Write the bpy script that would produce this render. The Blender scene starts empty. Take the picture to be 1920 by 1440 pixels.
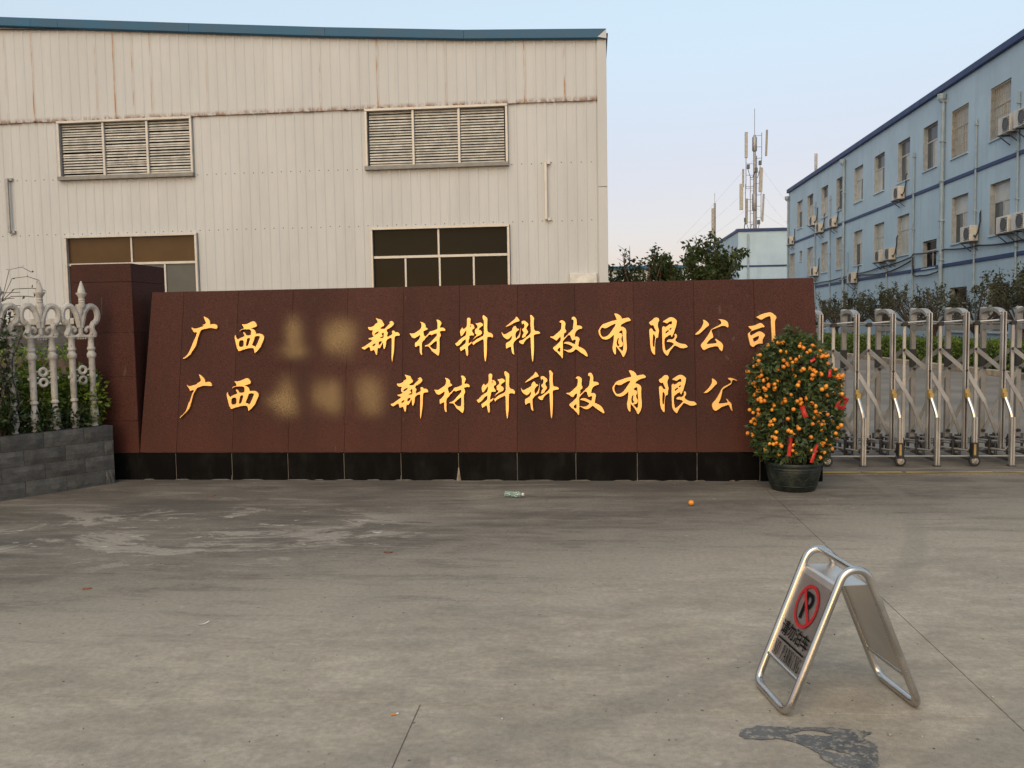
import bpy, bmesh, math, random
from mathutils import Vector, Matrix

# ------------------------------------------------------------------ scene, camera, sky, sun
scene = bpy.context.scene
COL = scene.collection
rnd = random.Random(11)
R = math.radians

def setup_camera():
    yaw, pitch, roll, f = 0.0905, 0.0678, 0.017, 1625.07
    right = Vector((math.cos(yaw), math.sin(yaw), 0))
    fwd = Vector((-math.sin(yaw) * math.cos(pitch), math.cos(yaw) * math.cos(pitch), -math.sin(pitch)))
    up = right.cross(fwd)
    c, s = math.cos(roll), math.sin(roll)
    r2 = right * c - up * s
    u2 = right * s + up * c
    m = Matrix((r2, u2, -fwd)).transposed().to_4x4()
    m.translation = (0, 0, 1.55)
    cd = bpy.data.cameras.new('camera')
    cam = bpy.data.objects.new('camera', cd)
    COL.objects.link(cam)
    cam.matrix_world = m
    cd.sensor_width = 36.0
    cd.lens = 36.0 * f / 1920.0
    cd.clip_start = 0.05
    cd.clip_end = 2000
    scene.camera = cam
setup_camera()

SUN_AZ = math.atan2(-0.2, -0.98)      # compass direction the light comes from (x, y)
SUN_EL = R(46)
VEIL = ((.47, .31, .38), (.44, .35, .43), (.47, .55, .62), (.42, .48, .55))
world = bpy.data.worlds.new('World')
scene.world = world
world.use_nodes = True
wn, wl = world.node_tree.nodes, world.node_tree.links
wn.clear()
sky = wn.new('ShaderNodeTexSky')
sky.sky_type = 'NISHITA'
sky.sun_disc = False
sky.sun_elevation = R(8)
sky.sun_rotation = SUN_AZ
sky.altitude = 100
sky.air_density = 1.0
sky.dust_density = 2.0
sky.ozone_density = 1.0
bg = wn.new('ShaderNodeBackground')
bg.inputs['Strength'].default_value = 0.10
# thin evening haze: an even veil over the whole dome, pale blue above and faintly pink low down
tc = wn.new('ShaderNodeTexCoord')
sx = wn.new('ShaderNodeSeparateXYZ')
rp = wn.new('ShaderNodeValToRGB')
for e, (pos, col) in zip(range(4), ((0.0, VEIL[0]), (.12, VEIL[1]), (.34, VEIL[2]), (1.0, VEIL[3]))):
    el = rp.color_ramp.elements[e] if e < 2 else rp.color_ramp.elements.new(pos)
    el.position = pos
    el.color = (*col, 1)
rp.color_ramp.interpolation = 'EASE'
sc_ = wn.new('ShaderNodeVectorMath')
sc_.operation = 'SCALE'
sc_.inputs['Scale'].default_value = 10.0
ad = wn.new('ShaderNodeVectorMath')
ad.operation = 'ADD'
wo = wn.new('ShaderNodeOutputWorld')
wl.new(tc.outputs['Generated'], sx.inputs[0])
wl.new(sx.outputs['Z'], rp.inputs[0])
wl.new(rp.outputs[0], sc_.inputs[0])
wl.new(sky.outputs[0], ad.inputs[0])
wl.new(sc_.outputs[0], ad.inputs[1])
wl.new(ad.outputs[0], bg.inputs['Color'])
wl.new(bg.outputs[0], wo.inputs['Surface'])

sd = bpy.data.lights.new('sun', 'SUN')
sd.energy = 1.5
sd.angle = R(48)
sd.color = (1.0, 0.83, 0.62)
sun = bpy.data.objects.new('sun', sd)
COL.objects.link(sun)
sdir = Vector((-0.2, -0.98, 0)).normalized() * math.cos(SUN_EL) + Vector((0, 0, math.sin(SUN_EL)))
sun.rotation_euler = sdir.to_track_quat('Z', 'Y').to_euler()

scene.cycles.max_bounces = 5
scene.cycles.diffuse_bounces = 3
scene.cycles.glossy_bounces = 3
scene.cycles.transmission_bounces = 4
scene.cycles.transparent_max_bounces = 6
scene.view_settings.view_transform = 'Standard'
scene.view_settings.look = 'None'
scene.view_settings.gamma = 1.0
scene.view_settings.use_curve_mapping = False
scene.view_settings.exposure = 0.0

# ------------------------------------------------------------------ material helpers
class NT:
    def __init__(self, name):
        self.m = bpy.data.materials.new(name)
        self.m.use_nodes = True
        self.t = self.m.node_tree
        self.t.nodes.clear()
        self.out = self.t.nodes.new('ShaderNodeOutputMaterial')
        self.b = self.t.nodes.new('ShaderNodeBsdfPrincipled')
        self.t.links.new(self.b.outputs[0], self.out.inputs['Surface'])
        self.geo = self.t.nodes.new('ShaderNodeNewGeometry')
        self.pos = self.geo.outputs['Position']
        self._sep = None
    def n(self, kind, out=0, props=None, **inp):
        nd = self.t.nodes.new('ShaderNode' + kind)
        for k, v in (props or {}).items():
            setattr(nd, k, v)
        for k, v in inp.items():
            key = int(k[1:]) if k[0] == 'i' and k[1:].isdigit() else k.replace('_', ' ')
            self.put(nd.inputs[key], v)
        return nd.outputs[out]
    def put(self, sock, v):
        if hasattr(v, 'is_linked') or hasattr(v, 'links'):
            self.t.links.new(v, sock)
        elif isinstance(v, (tuple, list)) and len(v) == 3 and sock.type == 'RGBA':
            sock.default_value = (*v, 1)
        else:
            sock.default_value = v
    def set(self, **kw):
        for k, v in kw.items():
            self.put(self.b.inputs[k.replace('_', ' ')], v)
    def math(self, op, a, b=0.0, clamp=False):
        return self.n('Math', props={'operation': op, 'use_clamp': clamp}, i0=a, i1=b)
    def mix(self, fac, a, b, blend='MIX'):
        nd = self.t.nodes.new('ShaderNodeMix')
        nd.data_type = 'RGBA'
        nd.blend_type = blend
        self.put(nd.inputs[0], fac)
        self.put(nd.inputs[6], a)
        self.put(nd.inputs[7], b)
        return nd.outputs[2]
    def noise(self, scale, detail=4, rough=.55, vec=None, dist=0.0):
        return self.n('TexNoise', Scale=scale, Detail=detail, Roughness=rough, Distortion=dist, Vector=vec or self.pos)
    def ramp(self, fac, lo, hi, a=0.0, b=1.0, smooth=True):
        return self.n('MapRange', props={'interpolation_type': 'SMOOTHSTEP' if smooth else 'LINEAR'},
                      Value=fac, From_Min=lo, From_Max=hi, To_Min=a, To_Max=b)
    def axes(self):
        if self._sep is None:
            nd = self.t.nodes.new('ShaderNodeSeparateXYZ')
            self.t.links.new(self.pos, nd.inputs[0])
            self._sep = nd.outputs
        return self._sep
    def scaled(self, x, y, z):
        return self.n('Mapping', Vector=self.pos, Scale=(x, y, z))
    def bump(self, h, strength=.3, dist=.01):
        self.put(self.b.inputs['Normal'], self.n('Bump', Height=h, Strength=strength, Distance=dist))
    def random(self):
        return self.t.nodes.new('ShaderNodeObjectInfo').outputs['Random']

def simple(name, col, rough=.6, metal=0.0, var=.18, scale=6, bump=.15, bscale=60, piece=0.0, spec=.5, dist=.004):
    t = NT(name)
    n = t.noise(scale, 6, .6)
    lo = tuple(c * (1 - var) for c in col)
    hi = tuple(min(1, c * (1 + var)) for c in col)
    c = t.mix(t.ramp(n, .3, .7), lo, hi)
    if piece:
        v = t.ramp(t.random(), 0, 1, 1 - piece, 1 + piece, False)
        vv = t.n('CombineXYZ', X=v, Y=v, Z=v)
        c = t.mix(1.0, c, vv, 'MULTIPLY')
    t.set(Base_Color=c, Metallic=metal, Roughness=t.ramp(n, .3, .7, rough * .88, min(1, rough * 1.12)))
    t.b.inputs['Specular IOR Level'].default_value = spec
    if bump:
        t.bump(t.noise(bscale, 5, .6), bump, dist)
    return t.m

M = {}
def make_materials():
    # --- concrete apron
    t = NT('concrete')
    X, Y, Z = t.axes()
    big = t.noise(.42, 5, .6, dist=.6)
    med = t.noise(1.9, 6, .68, t.scaled(.75, 1.35, 1), dist=.5)
    fine = t.noise(34, 3, .7)
    mot = t.noise(6.5, 5, .72, t.scaled(.7, 1.2, 1), dist=.3)
    grit = t.noise(260, 3, .6)
    c = t.mix(t.ramp(med, .3, .72), (.302, .258, .198), (.405, .350, .274))
    c = t.mix(t.math('MULTIPLY', t.ramp(big, .42, .62), .40), c, (.245, .212, .168))
    c = t.mix(1.0, c, t.mix(t.ramp(mot, .3, .7), (.86, .86, .87), (1.10, 1.10, 1.09)), 'MULTIPLY')
    # tone darkens towards the wall and the left, broken up by noise
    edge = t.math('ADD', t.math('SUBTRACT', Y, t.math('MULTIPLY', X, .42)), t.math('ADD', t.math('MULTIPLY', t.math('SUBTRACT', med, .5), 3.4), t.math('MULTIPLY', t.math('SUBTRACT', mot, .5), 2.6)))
    wall_dark = t.math('MULTIPLY', t.ramp(edge, 4.7, 7.5), t.ramp(t.noise(.8, 6, .65, t.scaled(.5, 1.4, 1)), .25, .62, .5, 1.0))
    c = t.mix(t.math('MULTIPLY', wall_dark, .86), c, (.078, .066, .054))
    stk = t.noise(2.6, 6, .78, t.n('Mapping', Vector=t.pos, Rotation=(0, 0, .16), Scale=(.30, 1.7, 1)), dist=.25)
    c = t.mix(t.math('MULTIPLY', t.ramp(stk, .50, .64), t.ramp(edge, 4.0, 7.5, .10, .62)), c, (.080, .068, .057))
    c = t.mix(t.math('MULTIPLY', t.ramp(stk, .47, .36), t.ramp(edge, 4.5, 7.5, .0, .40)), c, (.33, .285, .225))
    oil = t.ramp(t.noise(1.1, 4, .6, dist=1.2), .66, .73)
    c = t.mix(t.math('MULTIPLY', oil, .45), c, (.15, .13, .112))
    # scraped pale cement on the left
    dx = t.math('DIVIDE', t.math('ADD', X, 3.1), 2.3)
    dy = t.math('DIVIDE', t.math('SUBTRACT', Y, 6.3), 1.15)
    reg = t.math('ADD', t.math('MULTIPLY', dx, dx), t.math('MULTIPLY', dy, dy))
    scr = t.math('MULTIPLY', t.ramp(reg, .25, 1.2, 1, 0), t.ramp(t.noise(1.5, 6, .72, t.scaled(.55, 1.3, 1), dist=.8), .52, .58))
    c = t.mix(t.math('MULTIPLY', scr, .55), c, (.40, .35, .285))
    scr2 = t.math('MULTIPLY', t.ramp(reg, .15, .95, 1, 0), t.ramp(t.noise(6, 6, .75, t.scaled(.6, 1.3, 1), dist=.4), .60, .66))
    c = t.mix(t.math('MULTIPLY', scr2, .7), c, (.52, .48, .41))
    # tyre tracks turning in towards the gate
    for cx, cy, rr, w in ((-3.2, 8.3, 5.70, .10), (-3.2, 8.3, 6.75, .16)):
        ax = t.math('SUBTRACT', X, cx)
        ay = t.math('SUBTRACT', Y, cy)
        d = t.math('SQRT', t.math('ADD', t.math('MULTIPLY', ax, ax), t.math('MULTIPLY', ay, ay)))
        d = t.math('ABSOLUTE', t.math('SUBTRACT', d, t.math('ADD', rr, t.math('MULTIPLY', big, .35))))
        k = t.math('MULTIPLY', t.ramp(d, w * .45, w, 1, 0), t.ramp(med, .3, .6, .12, .45))
        c = t.mix(k, c, (.20, .178, .145))
    # small pale and dark spots
    sp = t.n('TexVoronoi', out=0, Vector=t.pos, Scale=3.1)
    c = t.mix(t.math('MULTIPLY', t.ramp(sp, .03, .055, 1, 0), .5), c, (.40, .38, .34))
    sp = t.n('TexVoronoi', out=0, Vector=t.scaled(1.0, .9, 1), Scale=7.7)
    c = t.mix(t.math('MULTIPLY', t.ramp(sp, .035, .07, 1, 0), .7), c, (.06, .055, .05))
    c = t.mix(1.0, c, t.mix(t.ramp(fine, .25, .75), (.86, .86, .86), (1.13, 1.13, 1.13)), 'MULTIPLY')
    c = t.mix(1.0, c, t.mix(t.ramp(grit, .3, .7), (.80, .80, .80), (1.20, 1.20, 1.20)), 'MULTIPLY')
    t.set(Base_Color=c, Roughness=t.ramp(med, .3, .7, .78, .92))
    t.b.inputs['Specular IOR Level'].default_value = .3
    t.bump(t.math('ADD', t.math('MULTIPLY', grit, .5), fine), .35, .004)
    M['concrete'] = t.m
    M['yard'] = simple('yard_concrete', (.185, .162, .134), .85, var=.25, scale=.7, bump=.2, bscale=40)
    M['dirt'] = simple('joint_dirt', (.135, .115, .092), .95, var=.3, scale=9)
    # --- granites
    t = NT('red_granite')
    sp = t.n('TexVoronoi', out=1, Vector=t.pos, Scale=240)
    g = t.n('SeparateColor', Color=sp)
    big = t.noise(1.3, 6, .65, t.scaled(1.4, 1, .45))
    c = t.mix(g, (.022, .0072, .0054), (.092, .032, .0238))
    c = t.mix(t.math('MULTIPLY', t.ramp(big, .45, .65), .45), c, (.040, .0215, .0165))
    v = t.ramp(t.random(), 0, 1, .92, 1.16, False)
    c = t.mix(1.0, c, t.n('CombineXYZ', X=v, Y=v, Z=v), 'MULTIPLY')
    X, Y, Z = t.axes()
    low = t.math('MULTIPLY', t.ramp(t.math('ADD', Z, t.math('MULTIPLY', big, .5)), .55, .95, 1, 0), .35)
    c = t.mix(low, c, (.085, .026, .016))
    scr = t.ramp(t.noise(7, 2, .4, t.scaled(1, 1, .25), dist=3), .735, .75)
    c = t.mix(t.math('MULTIPLY', scr, .25), c, (.14, .115, .095))
    t.set(Base_Color=c, Roughness=t.ramp(big, .3, .7, .5, .66))
    t.b.inputs['Specular IOR Level'].default_value = .16
    t.bump(t.noise(300, 2, .5), .08, .002)
    M['red_granite'] = t.m
    t = NT('black_granite')
    n = t.noise(5, 8, .7, t.scaled(1, 1, .4))
    c = t.mix(t.ramp(n, .45, .75), (.0042, .0042, .0044), (.013, .0125, .012))
    t.set(Base_Color=c, Roughness=t.ramp(n, .3, .7, .3, .5))
    t.b.inputs['Specular IOR Level'].default_value = .045
    M['black_granite'] = t.m
    M['mortar'] = simple('pale_mortar', (.26, .21, .15), .9, var=.3, scale=20)
    # --- gold lettering
    t = NT('gilded_metal')
    n = t.noise(9, 6, .6)
    c = t.mix(t.ramp(n, .3, .7), (.70, .405, .135), (.80, .48, .185))
    t.set(Base_Color=c, Metallic=.85, Roughness=t.ramp(n, .3, .7, .36, .5))
    t.bump(t.noise(40, 3), .08, .002)
    M['gold'] = t.m
    t = NT('blurred_gold')  # gold of the smears added in place of blurred-out characters
    at = t.t.nodes.new('ShaderNodeAttribute'); at.attribute_name = 'amount'
    t.set(Base_Color=(.36, .235, .10), Roughness=.6)
    tr = t.t.nodes.new('ShaderNodeBsdfTransparent')
    mx = t.t.nodes.new('ShaderNodeMixShader')
    t.t.links.new(at.outputs['Fac'], mx.inputs[0])
    t.t.links.new(tr.outputs[0], mx.inputs[1])
    t.t.links.new(t.b.outputs[0], mx.inputs[2])
    t.t.links.new(mx.outputs[0], t.out.inputs['Surface'])
    M['smudge'] = t.m
    # --- factory cladding
    def cladding(name, rusty):
        t = NT(name)
        X, Y, Z = t.axes()
        n = t.noise(.8, 6, .6, t.scaled(1.5, 1, .35))
        c = t.mix(t.ramp(n, .3, .7), (.48, .49, .49), (.53, .54, .54))
        st = t.noise(3.2, 4, .6, t.scaled(2.2, 1, .05))
        c = t.mix(t.math('MULTIPLY', t.ramp(st, .54, .78), .15), c, (.33, .30, .25))
        if rusty:
            cell = t.math('FLOOR', t.math('DIVIDE', t.math('ADD', X, 14.6), .225))
            rn = t.n('TexWhiteNoise', props={'noise_dimensions': '1D'}, W=cell)
            fr = t.math('SUBTRACT', t.math('DIVIDE', t.math('ADD', X, 14.6), .225), cell)
            wob = t.math('MULTIPLY', t.math('SUBTRACT', t.noise(2.5, 3), .5), .10)
            line = t.ramp(t.math('ABSOLUTE', t.math('SUBTRACT', t.math('ADD', fr, wob), .62)), .03, .13, 1, 0)
            on = t.ramp(rn, .74, .88)
            vz = t.ramp(t.noise(1.7, 5, .7, t.scaled(6, 1, .8)), .38, .62)
            k = t.math('MULTIPLY', t.math('MULTIPLY', line, on), vz)
            c = t.mix(t.math('MULTIPLY', k, 1.0), c, (.33, .145, .045))
            k2 = t.math('MULTIPLY', t.math('MULTIPLY', t.ramp(t.math('ABSOLUTE', t.math('SUBTRACT', t.math('ADD', fr, wob), .62)), .1, .4, 1, 0), on), t.ramp(vz, 0, 1, .0, .14))
            c = t.mix(k2, c, (.48, .36, .20))
            hz = t.math('SUBTRACT', Z, 6.56)
            rim = t.math('MULTIPLY', t.ramp(hz, .0, .13, 1, 0), t.ramp(t.noise(5, 8, .8, t.scaled(1.6, 1, 1)), .40, .60))
            c = t.mix(t.math('MULTIPLY', rim, .92), c, (.19, .085, .032))
        t.set(Base_Color=c, Roughness=.5)
        t.b.inputs['Specular IOR Level'].default_value = .35
        t.bump(t.noise(2.2, 3, .5, t.scaled(1, 1, .6)), .10, .03)
        return t.m
    M['clad_upper'] = cladding('rust_streaked_cladding', True)
    M['clad_lower'] = cladding('white_cladding', False)
    M['rust'] = simple('rust', (.15, .062, .024), .9, var=.5, scale=12)
    M['blue_fascia'] = simple('blue_fascia', (.016, .092, .175), .6, var=.16, scale=1.2, bump=.05, piece=.08)
    M['alu'] = simple('pale_aluminium', (.46, .45, .43), .42, .3, var=.12, scale=4, bump=.05)
    M['slat'] = simple('louvre_slat', (.52, .50, .45), .6, .1, var=.2, scale=5, piece=.1)
    M['sill'] = simple('grey_sill', (.22, .215, .20), .6, .2)
    M['dark_void'] = simple('dark_interior', (.012, .011, .010), .9, bump=0)
    def glass(name, col, rough=.06, spec=.12):
        t = NT(name)
        n = t.noise(1.3, 3)
        t.set(Base_Color=t.mix(t.ramp(n, .3, .7), tuple(c * .8 for c in col), col), Roughness=rough)
        t.b.inputs['Specular IOR Level'].default_value = spec
        t.bump(t.noise(.9, 2), .04, .05)
        return t.m
    M['glass_dark'] = glass('dark_window_glass', (.012, .011, .010), spec=.035)
    M['glass_warm_reflection'] = glass('warm_reflection_window_glass', (.085, .047, .022))  # warm sky reflection put into the glass colour
    M['glass_curtain'] = glass('curtained_window_glass', (.50, .51, .47), .25)
    M['glass_grey'] = glass('grey_window_glass', (.10, .11, .11), .12)
    M['screw'] = simple('screw_head', (.10, .085, .07), .6, .3)
    # --- blue offices
    t = NT('pale_blue_render')
    X, Y, Z = t.axes()
    n = t.noise(.5, 7, .65)
    st = t.noise(2.0, 5, .65, t.scaled(1, 1.6, .12))
    c = t.mix(t.ramp(n, .3, .7), (.38, .49, .56), (.44, .56, .635))
    c = t.mix(t.math('MULTIPLY', t.ramp(st, .5, .75), .35), c, (.28, .345, .38))
    t.set(Base_Color=c, Roughness=.85)
    t.bump(t.noise(14, 4), .1, .01)
    M['blue_wall'] = t.m
    M['blue_band'] = simple('deep_blue_paint', (.014, .040, .125), .6, var=.25, scale=2)
    M['pipe'] = simple('painted_pipe', (.27, .34, .38), .55, var=.15, scale=3)
    M['reveal'] = simple('window_reveal', (.33, .35, .35), .8)
    M['frame'] = simple('window_frame', (.46, .44, .40), .5, .2)
    M['bars'] = simple('rusty_window_bars', (.36, .29, .19), .7, .1)
    M['ac_white'] = simple('aged_white_plastic', (.52, .49, .43), .55, var=.15, scale=4, piece=.12)
    M['ac_dark'] = simple('dark_grille', (.07, .07, .07), .6)
    M['cable'] = simple('black_cable', (.02, .02, .022), .6, bump=0)
    M['grey_steel'] = simple('grey_galvanised_steel', (.30, .30, .30), .5, .6)
    M['dark_steel'] = simple('dark_steel', (.10, .10, .105), .5, .5)
    M['antenna'] = simple('antenna_cover', (.36, .34, .28), .6, piece=.12)
    # --- walls, fence
    t = NT('grey_block')
    n = t.noise(7, 8, .7)
    n2 = t.noise(45, 5, .7)
    c = t.mix(t.ramp(n, .3, .7), (.055, .057, .056), (.105, .106, .100))
    v = t.ramp(t.random(), 0, 1, .82, 1.2, False)
    c = t.mix(1.0, c, t.n('CombineXYZ', X=v, Y=v, Z=v), 'MULTIPLY')
    br = t.ramp(t.noise(2.3, 5, .6, t.scaled(1, 1, .5)), .58, .72)
    c = t.mix(t.math('MULTIPLY', br, .5), c, (.09, .066, .045))
    t.set(Base_Color=c, Roughness=.92)
    t.bump(t.math('ADD', n, n2), .55, .012)
    M['block'] = t.m
    t = NT('stained_white_concrete')
    n = t.noise(9, 8, .7)
    n2 = t.noise(3.2, 6, .65)
    c = t.mix(t.ramp(n, .3, .7), (.40, .37, .32), (.55, .52, .47))
    c = t.mix(t.math('MULTIPLY', t.ramp(n2, .46, .66), .7), c, (.19, .175, .155))
    c = t.mix(t.math('MULTIPLY', t.ramp(t.noise(26, 6, .75), .56, .66), .6), c, (.09, .085, .075))
    t.set(Base_Color=c, Roughness=.85)
    t.bump(n, .4, .008)
    M['cast'] = t.m
    M['coping'] = simple('pale_coping', (.42, .40, .36), .85, var=.25)
    M['soil'] = simple('soil', (.05, .04, .03), .95, var=.4, scale=20)
    M['kerb'] = simple('kerb_stone', (.34, .27, .19), .85, var=.3, scale=4, piece=.25)
    M['yellow_paint'] = simple('worn_yellow_paint', (.40, .28, .07), .75, var=.4, scale=3, bump=.2)
    t = NT('tar_patch')
    n = t.noise(9, 8, .7)
    c = t.mix(t.ramp(n, .3, .7), (.062, .061, .061), (.15, .143, .134))
    c = t.mix(t.ramp(t.noise(28, 5, .75), .50, .60), c, (.27, .24, .19))
    t.set(Base_Color=c, Roughness=t.ramp(n, .3, .7, .38, .75))
    t.bump(t.noise(130, 4), .4, .004)
    M['tar'] = t.m
    # --- plants
    def leaf(name, a, b, rough=.5, trans=.25):
        t = NT(name)
        n = t.noise(7, 3)
        wn_ = t.n('TexWhiteNoise', props={'noise_dimensions': '3D'}, Vector=t.n('VectorMath', props={'operation': 'SNAP'}, i0=t.pos, i1=(.05, .05, .05)))
        f = t.math('ADD', t.math('MULTIPLY', n, .5), t.math('MULTIPLY', wn_, .5))
        c = t.mix(t.ramp(f, .2, .8), a, b)
        t.set(Base_Color=c, Roughness=rough)
        t.b.inputs['Specular IOR Level'].default_value = .35
        td = t.n('BsdfTranslucent', Color=c)
        mx = t.t.nodes.new('ShaderNodeMixShader')
        mx.inputs[0].default_value = trans
        t.t.links.new(t.b.outputs[0], mx.inputs[1])
        t.t.links.new(td, mx.inputs[2])
        t.t.links.new(mx.outputs[0], t.out.inputs['Surface'])
        return t.m
    M['leaf_kumquat'] = leaf('kumquat_leaf', (.028, .055, .020), (.095, .130, .045), .40)
    M['leaf_hedge'] = leaf('hedge_leaf', (.065, .115, .014), (.19, .26, .03))
    M['leaf_dark'] = leaf('dark_leaf', (.018, .036, .012), (.055, .082, .026))
    M['leaf_dusty'] = leaf('dusty_leaf', (.030, .038, .018), (.085, .090, .040))
    M['leaf_tree'] = leaf('tree_leaf', (.022, .040, .012), (.075, .105, .028))
    M['bark'] = simple('grey_bark', (.085, .065, .05), .9, var=.3, scale=14)
    M['twig'] = simple('red_brown_twig', (.12, .065, .045), .85, var=.3, scale=14)
    t = NT('kumquat_skin')
    v = t.random()
    c = t.mix(v, (.70, .20, .018), (.88, .36, .035))
    t.set(Base_Color=c, Roughness=.38)
    t.bump(t.noise(400, 2), .1, .001)
    M['kumquat'] = t.m
    t = NT('green_glaze')
    n = t.noise(12, 7, .7)
    c = t.mix(t.ramp(n, .35, .7), (.006, .010, .008), (.022, .030, .022))
    t.set(Base_Color=c, Roughness=t.ramp(n, .3, .7, .3, .6))
    t.bump(t.noise(26, 4, .6, t.scaled(1, 1, 2)), .5, .01)
    M['pot'] = t.m
    M['red'] = simple('red_paper', (.52, .025, .018), .4, var=.2)
    M['cane'] = simple('bamboo_cane', (.18, .13, .07), .7)
    # --- metal of gate and floor sign
    t = NT('stainless_steel')
    n = t.noise(5, 5, .6)
    t.set(Base_Color=t.mix(t.ramp(n, .3, .7), (.50, .48, .45), (.62, .60, .57)), Metallic=1.0, Roughness=t.ramp(n, .3, .7, .2, .34))
    M['steel'] = t.m
    t = NT('brushed_sheet')
    n = t.noise(3, 5, .6, t.scaled(1, 1, 1))
    br = t.noise(60, 3, .6, t.scaled(8, 8, .4))
    t.set(Base_Color=t.mix(t.ramp(n, .3, .7), (.62, .575, .52), (.72, .67, .61)), Metallic=1.0, Roughness=t.ramp(br, .3, .7, .3, .46))
    t.bump(t.noise(2.5, 2), .12, .02)
    M['sheet'] = t.m
    M['gate_alu'] = simple('satin_aluminium', (.47, .455, .43), .4, .65, var=.14, scale=4, bump=.05)
    M['gate_post'] = simple('bright_aluminium_post', (.50, .485, .465), .36, .8, var=.14, scale=4, bump=.05)
    M['gate_grey'] = simple('dull_aluminium', (.27, .26, .245), .5, .5, var=.2, scale=4)
    M['cast_alu'] = simple('cast_aluminium_hood', (.33, .32, .30), .5, .35, var=.2, scale=6)
    M['black'] = simple('black_plastic', (.016, .016, .017), .5, bump=0)
    M['brass'] = simple('gold_anodised_clamp', (.42, .30, .11), .4, .7)
    M['print_red'] = simple('red_print', (.40, .022, .025), .75, var=.1, bump=0, spec=.15)
    M['print_black'] = simple('black_print', (.006, .006, .0065), .8, var=.1, bump=0, spec=.1)
    t = NT('clear_green_plastic')
    t.set(Base_Color=(.62, .80, .72), Roughness=.12)
    t.b.inputs['Transmission Weight'].default_value = .75
    t.b.inputs['IOR'].default_value = 1.3
    M['bottle'] = t.m
    M['paper'] = simple('white_scrap', (.62, .60, .55), .8)
    M['filter'] = simple('cigarette_filter', (.48, .22, .07), .8)
    M['dry_leaf'] = simple('dry_leaf', (.22, .065, .03), .8, var=.3)
    M['stone'] = simple('small_stone', (.36, .34, .30), .85, var=.3, piece=.3)
    M['grit'] = simple('dark_grit', (.045, .04, .035), .9, var=.4)
    M['far_wall'] = simple('far_shed_wall', (.50, .50, .48), .8)
make_materials()

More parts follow.
